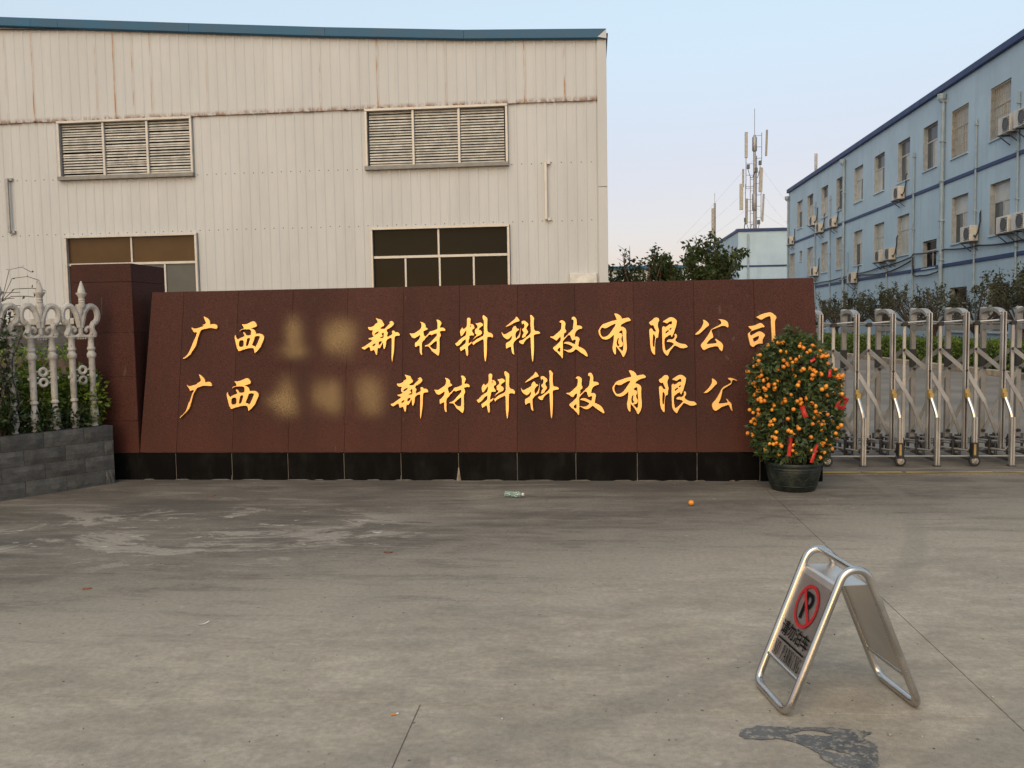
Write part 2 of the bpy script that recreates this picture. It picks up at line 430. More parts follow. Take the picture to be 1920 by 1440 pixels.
# ------------------------------------------------------------------ mesh helpers
class MB:
    def __init__(self):
        self.v, self.f = [], []
    def add(self, vs, fs):
        o = len(self.v)
        self.v.extend(tuple(p) for p in vs)
        self.f.extend(tuple(i + o for i in q) for q in fs)
        return self
    def box(self, x0, x1, y0, y1, z0, z1):
        vs = [(x, y, z) for z in (z0, z1) for y in (y0, y1) for x in (x0, x1)]
        return self.add(vs, [(0, 2, 3, 1), (4, 5, 7, 6), (0, 1, 5, 4), (2, 6, 7, 3), (0, 4, 6, 2), (1, 3, 7, 5)])
    def cbox(self, x0, x1, y0, y1, z0, z1, c=.003):
        """box with chamfered edges"""
        X, Y, Z = (x0, x1), (y0, y1), (z0, z1)
        vs, idx = [], {}
        for i in (0, 1):
            for j in (0, 1):
                for k in (0, 1):
                    sx, sy, sz = (c, -c)[i], (c, -c)[j], (c, -c)[k]
                    for a, off in enumerate(((0, sy, sz), (sx, 0, sz), (sx, sy, 0))):
                        idx[i, j, k, a] = len(vs)
                        vs.append((X[i] + off[0], Y[j] + off[1], Z[k] + off[2]))
        fs = []
        for s in (0, 1):
            q = [idx[s, 0, 0, 0], idx[s, 1, 0, 0], idx[s, 1, 1, 0], idx[s, 0, 1, 0]]
            fs.append(q if s else q[::-1])
            q = [idx[0, s, 0, 1], idx[1, s, 0, 1], idx[1, s, 1, 1], idx[0, s, 1, 1]]
            fs.append(q[::-1] if s else q)
            q = [idx[0, 0, s, 2], idx[1, 0, s, 2], idx[1, 1, s, 2], idx[0, 1, s, 2]]
            fs.append(q if s else q[::-1])
        for a in (0, 1):
            for b in (0, 1):
                fs.append([idx[0, a, b, 1], idx[1, a, b, 1], idx[1, a, b, 2], idx[0, a, b, 2]])
                fs.append([idx[a, 0, b, 0], idx[a, 1, b, 0], idx[a, 1, b, 2], idx[a, 0, b, 2]])
                fs.append([idx[a, b, 0, 0], idx[a, b, 1, 0], idx[a, b, 1, 1], idx[a, b, 0, 1]])
        for i in (0, 1):
            for j in (0, 1):
                for k in (0, 1):
                    fs.append([idx[i, j, k, 0], idx[i, j, k, 1], idx[i, j, k, 2]])
        return self.add(vs, fs)
    def quad(self, a, b, c, d):
        return self.add([a, b, c, d], [(0, 1, 2, 3)])
    def tube(self, pts, r, n=8, closed=False, cap=True):
        pts = [Vector(p) for p in pts]
        m = len(pts)
        rs = r if isinstance(r, (list, tuple)) else [r] * m
        rings, prev = [], None
        for i, p in enumerate(pts):
            if closed:
                t = pts[(i + 1) % m] - pts[i - 1]
            else:
                t = pts[min(i + 1, m - 1)] - pts[max(i - 1, 0)]
            t.normalize()
            if prev is None:
                a = Vector((0, 0, 1)) if abs(t.z) < .9 else Vector((1, 0, 0))
                nrm = t.cross(a).normalized()
            else:
                nrm = (prev - t * prev.dot(t)).normalized()
            prev = nrm
            bi = t.cross(nrm)
            rings.append([p + (nrm * math.cos(k * 2 * math.pi / n) + bi * math.sin(k * 2 * math.pi / n)) * rs[i] for k in range(n)])
        vs = [q for g in rings for q in g]
        fs = []
        for i in range(m if closed else m - 1):
            j = (i + 1) % m
            for k in range(n):
                fs.append((i * n + k, i * n + (k + 1) % n, j * n + (k + 1) % n, j * n + k))
        if cap and not closed:
            fs.append(tuple(range(n))[::-1])
            fs.append(tuple((m - 1) * n + k for k in range(n)))
        return self.add(vs, fs)
    def bar(self, a, b, w, h, up=(0, 0, 1)):
        """rectangular bar from a to b, w across, h in the up direction"""
        a, b = Vector(a), Vector(b)
        t = (b - a).normalized()
        u = Vector(up)
        s = t.cross(u).normalized()
        u = s.cross(t).normalized()
        vs = []
        for p in (a, b):
            for i, j in ((-1, -1), (1, -1), (1, 1), (-1, 1)):
                vs.append(p + s * (i * w / 2) + u * (j * h / 2))
        return self.add(vs, [(0, 3, 2, 1), (4, 5, 6, 7), (0, 1, 5, 4), (1, 2, 6, 5), (2, 3, 7, 6), (3, 0, 4, 7)])
    def lathe(self, prof, n=16, c=(0, 0, 0), cap=True):
        vs, fs = [], []
        for r, z in prof:
            for k in range(n):
                a = 2 * math.pi * k / n
                vs.append((c[0] + r * math.cos(a), c[1] + r * math.sin(a), c[2] + z))
        for i in range(len(prof) - 1):
            for k in range(n):
                fs.append((i * n + k, i * n + (k + 1) % n, (i + 1) * n + (k + 1) % n, (i + 1) * n + k))
        if cap:
            fs.append(tuple(range(n))[::-1])
            fs.append(tuple((len(prof) - 1) * n + k for k in range(n)))
        return self.add(vs, fs)
    def mesh(self, name, mat, smooth=False):
        me = bpy.data.meshes.new(name)
        me.from_pydata(self.v, [], self.f)
        me.materials.append(M[mat] if isinstance(mat, str) else mat)
        if smooth:
            me.polygons.foreach_set('use_smooth', [True] * len(me.polygons))
            try:
                me.set_sharp_from_angle(angle=R(40))
            except Exception:
                pass
        me.update()
        return me
    def build(self, name, mat, parent=None, smooth=False):
        return link(name, self.mesh(name, mat, smooth), parent)

def link(name, data, parent=None, loc=None, rot=None, scl=None):
    o = bpy.data.objects.new(name, data)
    COL.objects.link(o)
    if parent is not None:
        o.parent = parent
    if loc is not None:
        o.location = loc
    if rot is not None:
        o.rotation_euler = rot
    if scl is not None:
        o.scale = scl
    return o

def tag(o, label, cat, group=None):
    o['label'] = label
    o['category'] = cat
    if group:
        o['group'] = group
    return o

def thing(name, label, cat, loc=(0, 0, 0), rotz=0.0, group=None):
    e = link(name, None, None, loc, (0, 0, rotz))
    e.empty_display_size = .2
    return tag(e, label, cat, group)

def structure(o):
    o['kind'] = 'structure'
    return o

def stuff(o):
    o['kind'] = 'stuff'
    return o

def fillet(pts, rad, n=6, closed=False):
    pts = [Vector(p) for p in pts]
    out, m = [], len(pts)
    for i, p in enumerate(pts):
        if not closed and i in (0, m - 1):
            out.append(p)
            continue
        a, b = pts[i - 1], pts[(i + 1) % m]
        r = rad[i] if isinstance(rad, (list, tuple)) else rad
        if r <= 0:
            out.append(p)
            continue
        d1, d2 = (a - p).normalized() * r, (b - p).normalized() * r
        for k in range(n + 1):
            t = k / n
            out.append((p + d1) * (1 - t) ** 2 + p * 2 * t * (1 - t) + (p + d2) * t * t)
    return out

def leaf_faces(mb, p, d, size, wid, rg):
    """one folded leaf of four corners"""
    d = d.normalized()
    a = Vector((rg.uniform(-1, 1), rg.uniform(-1, 1), rg.uniform(-1, 1)))
    s = d.cross(a)
    if s.length < 1e-3:
        s = d.cross(Vector((0, 0, 1)))
    s.normalize()
    u = s.cross(d)
    w = size * wid * .5
    m = p + d * size * .45 + u * size * .10
    o = len(mb.v)
    q = [p, m + s * w - u * size * .05, p + d * size - u * size * .06, m - s * w - u * size * .05, m]
    mb.v.extend(tuple(c) for c in q)
    mb.f.extend([(o, o + 1, o + 4), (o + 1, o + 2, o + 4), (o + 2, o + 3, o + 4), (o + 3, o, o + 4)])

def rvec(rg):
    while True:
        v = Vector((rg.uniform(-1, 1), rg.uniform(-1, 1), rg.uniform(-1, 1)))
        if .05 < v.length < 1:
            return v.normalized()

# ------------------------------------------------------------------ ground
def build_ground():
    g = MB()
    g.quad((-600, -300, -.004), (600, -300, -.004), (600, 900, -.004), (-600, 900, -.004))
    ground = structure(g.build('ground', 'dirt'))
    gap = .0020
    xs = [(-16, -.711), (-.711, 1.605), (1.605, 16)]
    for x0, x1 in xs:
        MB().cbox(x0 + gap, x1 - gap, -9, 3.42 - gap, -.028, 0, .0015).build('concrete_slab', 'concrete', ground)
    for x0, x1 in ((-16, 1.605), (1.605, 16)):
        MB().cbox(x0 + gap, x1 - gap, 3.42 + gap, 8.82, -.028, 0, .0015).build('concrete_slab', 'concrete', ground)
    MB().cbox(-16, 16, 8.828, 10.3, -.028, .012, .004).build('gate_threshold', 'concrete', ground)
    MB().quad((-60, 10.305, .004), (60, 10.305, .004), (60, 170, .004), (-60, 170, .004)).build('yard_paving', 'yard', ground)
    y = MB()
    rg = random.Random(4)
    x = 2.2
    while x < 8:                                         # worn line: short lengths with ragged ends
        l = rg.uniform(.35, 1.0)
        w0, w1 = rg.uniform(-.006, .006), rg.uniform(-.006, .006)
        y.quad((x, 8.885 + w0, .016), (x + l, 8.885 + w1, .016), (x + l - .01, 8.94 + w1, .016), (x + .01, 8.94 + w0, .016))
        x += l + rg.uniform(.004, .03)
    y.build('yellow_line', 'yellow_paint', ground)
    # dark repair patch in the foreground
    out = [(65, 1275), (110, 1240), (160, 1228), (215, 1212), (300, 1214), (350, 1222), (390, 1216), (470, 1222), (540, 1214),
           (640, 1216), (720, 1224), (800, 1230), (860, 1238), (885, 1250), (860, 1262), (800, 1285), (830, 1310), (850, 1345),
           (815, 1380), (790, 1420), (770, 1470), (700, 1520), (600, 1540), (520, 1500), (470, 1440), (475, 1400), (430, 1350),
           (350, 1315), (280, 1300), (180, 1305), (90, 1300)]
    hole = [(380, 1265), (440, 1250), (520, 1240), (600, 1250), (640, 1270), (560, 1278), (470, 1272)]
    hole2 = [(510, 1375), (560, 1368), (620, 1385), (655, 1408), (590, 1400), (540, 1388)]
    def gp(q):                                           # local layout of the patch in metres on the slab
        u, v = (q[0] - 65) / 820.0, (q[1] - 1212) / 330.0
        return (.530 + .50 * u + .035 * v, 3.292 - .40 * v + .055 * v * v + .012 * u, .0035)
    bm = bmesh.new()
    for lp in (out, hole, hole2):
        pts = []
        n = len(lp)
        for i in range(n):
            a, b = Vector(gp(lp[i])), Vector(gp(lp[(i + 1) % n]))
            for k in range(4):
                p = a.lerp(b, k / 4)
                pts.append(p + Vector((rg.uniform(-1, 1), rg.uniform(-1, 1), 0)) * .0065)
        vs = [bm.verts.new(p) for p in pts]
        for i in range(len(vs)):
            bm.edges.new((vs[i], vs[(i + 1) % len(vs)]))
    bmesh.ops.triangle_fill(bm, use_beauty=True, edges=bm.edges[:])
    for f in bm.faces:
        if f.normal.z < 0:
            f.normal_flip()
    me = bpy.data.meshes.new('tar_patch')
    bm.to_mesh(me)
    bm.free()
    me.materials.append(M['tar'])
    link('tar_patch', me, ground)
    # bits too small to count
    gm = MB()
    for i in range(420):
        x, yv = rg.uniform(-3.6, 3.2), 2.6 + 5.6 * rg.random() ** 1.4
        s = rg.uniform(.002, .0055)
        a = rg.uniform(0, 3)
        c, sn = math.cos(a) * s, math.sin(a) * s
        gm.add([(x + c, yv + sn, .001), (x - sn * .6, yv + c * .6, .001), (x - c, yv - sn, .001), (x + sn * .6, yv - c * .6, .001), (x, yv, s * .9)],
               [(0, 1, 4), (1, 2, 4), (2, 3, 4), (3, 0, 4)])
    stuff(tag(gm.build('grit', 'grit'), 'scattered dark grit specks all over the concrete apron', 'grit'))
build_ground()

# ------------------------------------------------------------------ factory shed with ribbed cladding
FY = 19.918
def roofline(x):
    P = [(-16, 8.99), (-13.84, 8.815), (-9.13, 8.449), (-6.0, 8.213), (-3.0, 8.013), (.236, 7.885), (.5, 7.88)]
    for (a, za), (b, zb) in zip(P, P[1:]):
        if x <= b:
            return za + (zb - za) * (x - a) / (b - a)
    return P[-1][1]

def build_factory():
    fac = thing('factory_shed', 'large white corrugated metal factory shed with blue roof edge behind the sign', 'factory', (0, 0, 0))
    core = MB()
    core.box(-30, .36, FY + .20, 60, 0, 7.6)
    core.build('structure_core', 'dark_void', fac)
    side = MB()
    side.quad((.425, FY + .06, 0), (.425, 60, 0), (.425, 60, 7.9), (.425, FY + .06, 7.9))
    side.build('side_wall', 'clad_lower', fac)
    rf = MB()
    rf.quad((-30, FY - .08, 9.6), (.47, FY - .08, 7.98), (.47, 60, 7.98), (-30, 60, 9.6))
    rf.build('roof', 'blue_fascia', fac)
    holes = [(-12.56, -9.225, 5.18, 6.555), (-5.115, -1.80, 5.18, 6.555), (-12.525, -9.21, 1.2, 3.855), (-5.06, -1.795, 1.2, 3.855)]
    p, X0 = .225, -14.6
    brk = sorted(set([round(X0 + p * 4 * i, 4) for i in range(17)] + [.24] + [h[0] for h in holes] + [h[1] for h in holes]))
    brk = [q for q in brk if q <= .24]
    def ribs(mb, xa, xb, z0, top, y):
        # trapezoid ribs: flat sheet, then a crest standing 16 mm proud
        prof = []
        i = math.floor((xa - X0) / p + 1e-6)
        while X0 + i * p < xb:
            for f, d in ((0, 0), (.48, 0), (.57, -.011), (.73, -.011), (.82, 0)):
                prof.append((X0 + (i + f) * p, d))
            i += 1
        prof.append((X0 + i * p, 0))
        def at(x):
            for (xq, d), (xr, e) in zip(prof, prof[1:]):
                if xq <= x <= xr:
                    return d + (e - d) * (x - xq) / max(1e-9, xr - xq)
            return 0
        prof = [(xa, at(xa))] + [q for q in prof if xa + .002 < q[0] < xb - .002] + [(xb, at(xb))]
        vs = []
        for px, py in prof:
            zt = top(px) if callable(top) else top
            vs += [(px, y + py, z0), (px, y + py, zt)]
        mb.add(vs, [(2 * i, 2 * i + 2, 2 * i + 3, 2 * i + 1) for i in range(len(prof) - 1)])
    for xa, xb in zip(brk, brk[1:]):                      # lower sheets, cut round the openings
        cut = sorted((h[2], h[3]) for h in holes if h[0] < (xa + xb) / 2 < h[1])
        z = 0
        for c0, c1 in cut + [(6.60, None)]:
            if c0 > z + .02:
                mb = MB()
                ribs(mb, xa, xb, z, c0, FY + .045)
                mb.build('lower_cladding_sheet', 'clad_lower', fac)
            z = c1
    x = -14.6
    while x < .2:                                         # upper sheets overlap the lower ones
        xb = min(x + 4 * p, .24)
        mb = MB()
        ribs(mb, x, xb, 6.56 + rnd.uniform(-.006, .006), lambda q: roofline(q) + .03, FY + .012 + rnd.uniform(0, .004))
        mb.build('upper_cladding_sheet', 'clad_upper', fac)
        x += 4 * p
    # ragged rusty drip edge under the overlap
    r = MB()
    x = -14.5
    while x < .22:
        w = rnd.uniform(.05, .4)
        h = rnd.uniform(.005, .018)
        r.box(x, min(x + w, .235), FY - .004, FY + .010, 6.556 - h, 6.556)
        if rnd.random() < .35:
            xx = x + w * .5
            r.box(xx - .02, xx + .03, FY - .022, FY - .005, 6.548, 6.556 + rnd.uniform(.01, .03))
        x += w + rnd.uniform(0, .05)
    r.build('rusty_drip_edge', 'rust', fac)
    # blue fascia lengths with joints
    for a, b in zip([-16, -13.02, -12.35, -9.16, -5.95, -2.76], [-13.02, -12.35, -9.16, -5.95, -2.76, .43]):
        mb = MB()
        za, zb = roofline(a), roofline(b)
        a2, b2 = a + .003, b - .003
        th = .19
        vs = []
        for xx, z in ((a2, za), (b2, zb)):
            vs += [(xx, FY - .11, z), (xx, FY - .11, z + th), (xx, FY + .05, z + th + .02), (xx, FY + .05, z), (xx, FY - .085, z - .022)]
        mb.add(vs, [(0, 5, 6, 1), (1, 6, 7, 2), (2, 7, 8, 3), (0, 4, 9, 5), (4, 3, 8, 9), (0, 1, 2, 3, 4), (5, 9, 8, 7, 6)])
        mb.build('blue_fascia_length', 'blue_fascia', fac)
    # corner trim in two lengths, mitred under the fascia
    for z0, z1 in ((0, 4.62), (4.632, 7.88)):
        mb = MB()
        mb.cbox(.225, .43, FY - .03, FY + .12, z0, z1, .004)
        mb.build('corner_trim', 'clad_lower', fac)
    t = MB()
    t.add([(.24, FY - .113, 7.90), (.434, FY - .113, 7.86), (.434, FY - .113, 8.06), (.24, FY - .04, 7.86), (.434, FY - .04, 7.86), (.434, FY - .04, 8.06)],
          [(0, 1, 2), (3, 5, 4), (0, 3, 4, 1), (1, 4, 5, 2), (2, 5, 3, 0)])
    t.build('fascia_end_cap', 'clad_lower', fac)
    # rows of screw heads
    s = MB()
    for z in (5.205, 3.905):
        x = -14.6 + p * .2
        while x < .2:
            zz = z + rnd.uniform(-.01, .01)
            if not any(h[0] - .03 < x < h[1] + .03 and h[2] - .06 < zz < h[3] + .02 for h in holes):
                s.lathe([(.013, 0), (.013, .006), (.004, .010)], 6, (0, 0, 0))
                k = len(s.v) - 18
                for q in range(k, len(s.v)):
                    vx, vy, vz = s.v[q]
                    s.v[q] = (x + vx, FY + .044 - vz, zz + vy)
            x += p
    stuff(s.build('screw_heads', 'screw', fac))

    def frame_box(parent, x0, x1, z0, z1, y, w=.055, d=.16):
        f = MB()
        f.cbox(x0 - w, x1 + w, y - .045, y + d, z1, z1 + w, .004)
        MB().cbox(x0 - w - .02, x1 + w + .01, y - .075, y + d, z0 - w * 1.6, z0, .004).build('sill', 'sill', parent)
        f.cbox(x0 - w, x0, y - .04, y + d, z0 + .001, z1 - .001, .004)
        f.cbox(x1, x1 + w, y - .04, y + d, z0 + .001, z1 - .001, .004)
        return f.build('frame', 'alu', parent)
    # louvre vents
    for x0, x1, mull in ((-12.50, -9.285, (-11.428, -10.345)), (-5.05, -1.86, (-3.987, -2.926))):
        lv = link('louvre_vent', None, fac, (0, 0, 0))
        z0, z1 = 5.255, 6.50
        frame_box(lv, x0, x1, z0, z1, FY)
        b = MB()
        b.quad((x0, FY + .16, z0), (x1, FY + .16, z0), (x1, FY + .16, z1), (x0, FY + .16, z1))
        b.build('vent_back', 'dark_void', lv)
        for mx in mull:
            m_ = MB()
            m_.cbox(mx - .028, mx + .028, FY - .005, FY + .06, z0 + .001, z1 - .001, .004)
            m_.build('mullion', 'alu', lv)
        edges = [x0 + .03] + [q for mx in mull for q in (mx - .029, mx + .029)] + [x1 - .03]
        n = 20
        sm = {}
        for k in range(0, len(edges), 2):
            a, bb = edges[k] + .002, edges[k + 1] - .002
            m_ = MB()
            m_.bar((a, 0, 0), (bb, 0, 0), .054, .006, (0, -.80, .60))
            sm[k] = m_.mesh('louvre_slat', 'slat')
            for i in range(n):
                z = z0 + .03 + (z1 - z0 - .07) * i / (n - 1)
                link('louvre_slat', sm[k], lv, (0, FY + .055, z + rnd.uniform(-.003, .003)), (rnd.uniform(-.05, .05), rnd.uniform(-.0012, .0012), 0))
    # windows
    for x0, x1, top, low, gl in ((-12.455, -9.275, (-10.865,), (-11.66, -10.865, -10.055), 'glass_warm_reflection'), (-4.99, -1.86, (-3.456,), (-4.242, -3.442, -2.648), 'glass_dark')):
        w = link('window', None, fac, (0, 0, 0))
        z0, z1, zt = 1.28, 3.80, 3.171
        frame_box(w, x0, x1, z0, z1, FY)
        m_ = MB()
        m_.cbox(x0, x1, FY + .02, FY + .09, zt - .03, zt + .03, .004)
        m_.build('transom', 'alu', w)
        for mx in top:
            m_ = MB()
            m_.cbox(mx - .022, mx + .022, FY + .025, FY + .085, zt + .031, z1 - .001, .003)
            m_.build('mullion', 'alu', w)
        for mx in low:
            m_ = MB()
            m_.cbox(mx - .022, mx + .022, FY + .025, FY + .085, z0 + .001, zt - .031, .003)
            m_.build('mullion', 'alu', w)
        def panes(es, a, b):
            for k in range(0, len(es), 2):
                m_ = MB()
                m_.box(es[k], es[k + 1], FY + .055, FY + .063, a, b)
                m_.build('pane', gl if b > 3.2 or gl == 'glass_dark' else ('glass_warm_reflection' if k < 4 else 'glass_grey'), w)
        panes([x0] + [q for mx in top for q in (mx - .022, mx + .022)] + [x1], zt + .03, z1)
        panes([x0] + [q for mx in low for q in (mx - .022, mx + .022)] + [x1], z0, zt - .03)
    # upright bracket rails on the wall, and a switch box low by the corner
    for bx, z0, z1, mt in ((-.955, 3.93, 5.22, 'alu'), (-13.85, 3.97, 5.25, 'grey_steel')):
        b = MB()
        b.cbox(bx - .035, bx + .025, FY - .075, FY - .03, z0, z1, .004)
        b.cbox(bx - .03, bx + .10, FY - .028, FY + .05, z1 - .05, z1 + .02, .004)
        b.cbox(bx - .03, bx + .10, FY - .028, FY + .05, z0 - .02, z0 + .05, .004)
        b.build('wall_bracket', mt, fac)
    b = MB()
    b.cbox(-.44, .17, FY - .10, FY + .05, 1.9, 2.70, .01)
    b.build('service_box', 'paper', fac)
build_factory()

# ------------------------------------------------------------------ pale blue office block
BX = 14.52
def wall_grid(mb, x, ys, zs, holes):
    """wall in the plane X = x, cut by rectangular openings (y0, y1, z0, z1)"""
    ys = sorted(set(ys + [h[0] for h in holes] + [h[1] for h in holes]))
    zs = sorted(set(zs + [h[2] for h in holes] + [h[3] for h in holes]))
    for a, b in zip(ys, ys[1:]):
        for c, d in zip(zs, zs[1:]):
            my, mz = (a + b) / 2, (c + d) / 2
            if any(h[0] < my < h[1] and h[2] < mz < h[3] for h in holes):
                continue
            mb.quad((x, a, c), (x, a, d), (x, b, d), (x, b, c))

def office_window(parent, y0, y1, z0, z1, x, style):
    w = link('window', None, parent, (0, 0, 0))
    d = .22
    rv = MB()
    rv.quad((x, y0, z0), (x, y0, z1), (x + d, y0, z1), (x + d, y0, z0))
    rv.quad((x, y1, z1), (x, y1, z0), (x + d, y1, z0), (x + d, y1, z1))
    rv.quad((x, y0, z1), (x, y1, z1), (x + d, y1, z1), (x + d, y0, z1))
    rv.quad((x, y1, z0), (x, y0, z0), (x + d, y0, z0), (x + d, y1, z0))
    rv.build('reveal', 'reveal', w)
    sl = MB()
    sl.cbox(x - .06, x + .10, y0 - .03, y1 + .03, z0 - .055, z0 + .002, .006)
    sl.build('sill', 'blue_wall', w)
    f = MB()
    t = .05
    xf = x + .15
    f.box(xf, xf + .05, y0, y1, z1 - t, z1)
    f.box(xf, xf + .05, y0, y1, z0, z0 + t)
    f.box(xf, xf + .05, y0, y0 + t, z0 + t, z1 - t)
    f.box(xf, xf + .05, y1 - t, y1, z0 + t, z1 - t)
    zt = z0 + (z1 - z0) * .64
    ym = (y0 + y1) / 2
    f.box(xf - .004, xf + .046, y0 + t, y1 - t, zt - .03, zt + .03)
    f.box(xf - .006, xf + .044, ym - .03, ym + .03, z0 + t, zt - .03)
    f.build('frame', 'frame', w)
    def pane(a, b, c, e, mt):
        p = MB()
        p.box(xf + .02, xf + .028, a, b, c, e)
        p.build('pane', mt, w)
    pane(y0 + t, y1 - t, zt + .03, z1 - t, style[0])
    pane(y0 + t, ym - .03, z0 + t, zt - .03, style[1])
    pane(ym + .03, y1 - t, z0 + t, zt - .03, style[2])
    if style[3]:
        bm_ = MB()
        n = 9
        for i in range(n + 1):
            yy = y0 + .04 + (y1 - y0 - .08) * i / n
            bm_.box(x + .02, x + .032, yy - .008, yy + .008, z0 + .01, z1 - .01)
        for i in range(6):
            zz = z0 + .06 + (z1 - z0 - .12) * i / 5
            bm_.box(x + .012, x + .019, y0 + .01, y1 - .01, zz - .012, zz + .012)
        bm_.build('security_bars', 'bars', w)

def drain(parent, y, z0, z1, r, x, hopper):
    p = MB()
    p.tube([(x - r - .02, y, z0), (x - r - .02, y, z1)], r, 8)
    z = z0 + .6
    while z < z1:
        p.box(x - 2 * r - .035, x, y - r - .02, y + r + .02, z, z + .05)
        z += 1.6
    o = p.build('drain_pipe', 'pipe', parent, True)
    if hopper:
        h = MB()
        h.lathe([(.08, 0), (.16, .12), (.17, .30), (.15, .32)], 8, (x - .17, y, z1 - .04))
        h.build('hopper', 'pipe', o)

def build_offices():
    b = thing('office_block', 'three-storey pale blue office block with dark blue bands along the right', 'building', (0, 0, 0))
    rg = random.Random(5)
    up = [62.04, 59.2, 55.67, 52.33, 48.88, 45.49, 42.10, 38.96, 36.0, 32.62, 29.2, 25.8]
    wins = []
    cur, gry, drk = 'glass_curtain', 'glass_grey', 'glass_dark'
    for i, y in enumerate(up):
        bars = i in (8, 9, 10)
        st = (rg.choice([gry, cur]), rg.choice([cur, gry]), cur if i % 3 else gry, bars)
        if i == 7:
            st = (gry, cur, gry, False)
        if bars:
            st = ('glass_curtain', 'glass_curtain', 'glass_curtain', True)
        wins.append((y - .77, y + .77, 7.89, 9.76, st))
    low = [64.2, 59.2, 55.67, 52.33, 48.88, 45.43, 42.06, 38.88, 35.88, 32.53, 29.1, 25.8]
    for i, y in enumerate(low):
        z0, z1 = (3.70, 4.87) if i == 7 else (4.49, 6.335)
        wins.append((y - .76, y + .76, z0, z1, ((drk, drk, drk, False) if i == 7 else (rg.choice([cur, cur, gry]), cur, rg.choice([cur, gry]), False))))
    for y in (56.0, 50.5, 35.9, 32.5, 29.1, 44.0):
        wins.append((y - .8, y + .8, 1.0, 2.75, (drk, drk, gry, False)))
    wins.append((61.38, 62.05, 5.61, 6.30, (gry, drk, drk, False)))
    wall = MB()
    y0, y1, zt = 12.0, 65.4, 10.78
    wall_grid(wall, BX, [y0, y1], [0, zt], [w[:4] for w in wins])
    wall.quad((BX, y1, 0), (BX, y1, zt), (BX + 14, y1, zt), (BX + 14, y1, 0))
    wall.quad((BX, y0, zt), (BX, y0, 0), (BX + 14, y0, 0), (BX + 14, y0, zt))
    wall.build('wall', 'blue_wall', b)
    inner = MB()
    inner.box(BX + .45, BX + 13.8, y0 + .2, y1 - .2, 0, zt - .1)
    inner.build('interior', 'dark_void', b)
    cp = MB()
    cp.cbox(BX - .14, BX + 14.1, y0 - .1, y1 + .12, zt + .001, 11.05, .02)
    cp.build('roof_coping', 'blue_band', b)
    for z in (7.05, 3.685):
        s = MB()
        s.cbox(BX - .05, BX - .001, y0, y1 + .04, z - .07, z + .07, .008)
        s.build('blue_band', 'blue_band', b)
    for w in wins:
        office_window(b, w[0], w[1], w[2], w[3], BX, w[4])
    for y, z1, r, hp in ((51.3, 10.3, .075, True), (37.4, 10.35, .085, True), (65.2, 10.25, .07, True), (54.2, 9.0, .04, False), (40.64, 8.9, .045, False),
                         (34.38, 8.92, .04, False), (57.66, 9.1, .04, False), (31.15, 9.1, .04, False), (50.6, 5.3, .035, False), (44.1, 4.1, .035, False)):
        drain(b, y, .1, z1, r, BX, hp)
    for pts in ([(60, 3.95), (56, 3.90), (51.3, 3.98), (48.8, 4.02), (45, 4.12), (41, 4.28), (40.5, 4.42), (37, 4.33), (34, 4.22), (30.7, 4.10), (24, 4.0)],
                [(52, 3.80), (48, 3.92), (44, 3.80), (40.7, 4.15)],
                [(40.6, 4.3), (40.5, 3.5), (39.8, 3.42), (38, 3.45), (37.5, 3.6)]):
        c = MB()
        path = []
        for (a, za), (bb, zb) in zip(pts, pts[1:]):
            for k in range(6):
                t = k / 6
                path.append((BX - .085, a + (bb - a) * t, za + (zb - za) * t - .05 * math.sin(math.pi * t)))
        path.append((BX - .085, pts[-1][0], pts[-1][1]))
        c.tube(path, .032, 6)
        c.build('wall_cable', 'cable', b)
    p = MB()
    p.tube([(BX + .6, 60.2, 11.05), (BX + .6, 60.2, 12.6)], .10, 8)
    p.build('roof_vent', 'coping', b)
    return b
build_offices()

def make_ac():
    """outdoor unit: local x out from the wall (negative), y along the wall"""
    body = MB()
    body.cbox(-.36, -.04, -.42, .42, 0, .58, .015)
    vent = MB()
    for i in range(9):
        vent.box(-.366, -.361, -.40 + .0, .08, .05 + i * .055, .075 + i * .055)
    fan = MB()
    fan.lathe([(.21, 0), (.21, .012), (.19, .012), (.19, .002)], 20)
    fan.v = [(-.366 - z, y - .13, .29 + x) for x, y, z in fan.v]
    br = []
    for s in (-.3, .3):
        b = MB()
        b.box(-.42, .0, s - .02, s + .02, -.045, -.001)
        b.bar((-.36, s, -.04), (0, s, -.34), .03, .03)
        br.append(('bracket', b.mesh('bracket', 'dark_steel')))
    hose = MB()
    hose.tube([(-.2, -.42, .2), (-.2, -.52, .12), (-.12, -.56, .3), (-.05, -.56, .7), (-.04, -.52, 1.0), (.02, -.5, 1.12)], .03, 6)
    return [('casing', body.mesh('casing', 'ac_white')), ('fan_guard', fan.mesh('fan_guard', 'ac_dark')), *br,
            ('hose', hose.mesh('hose', 'cable', True))], vent.mesh('side_vent', 'ac_dark')
AC, AC_VENT = make_ac()
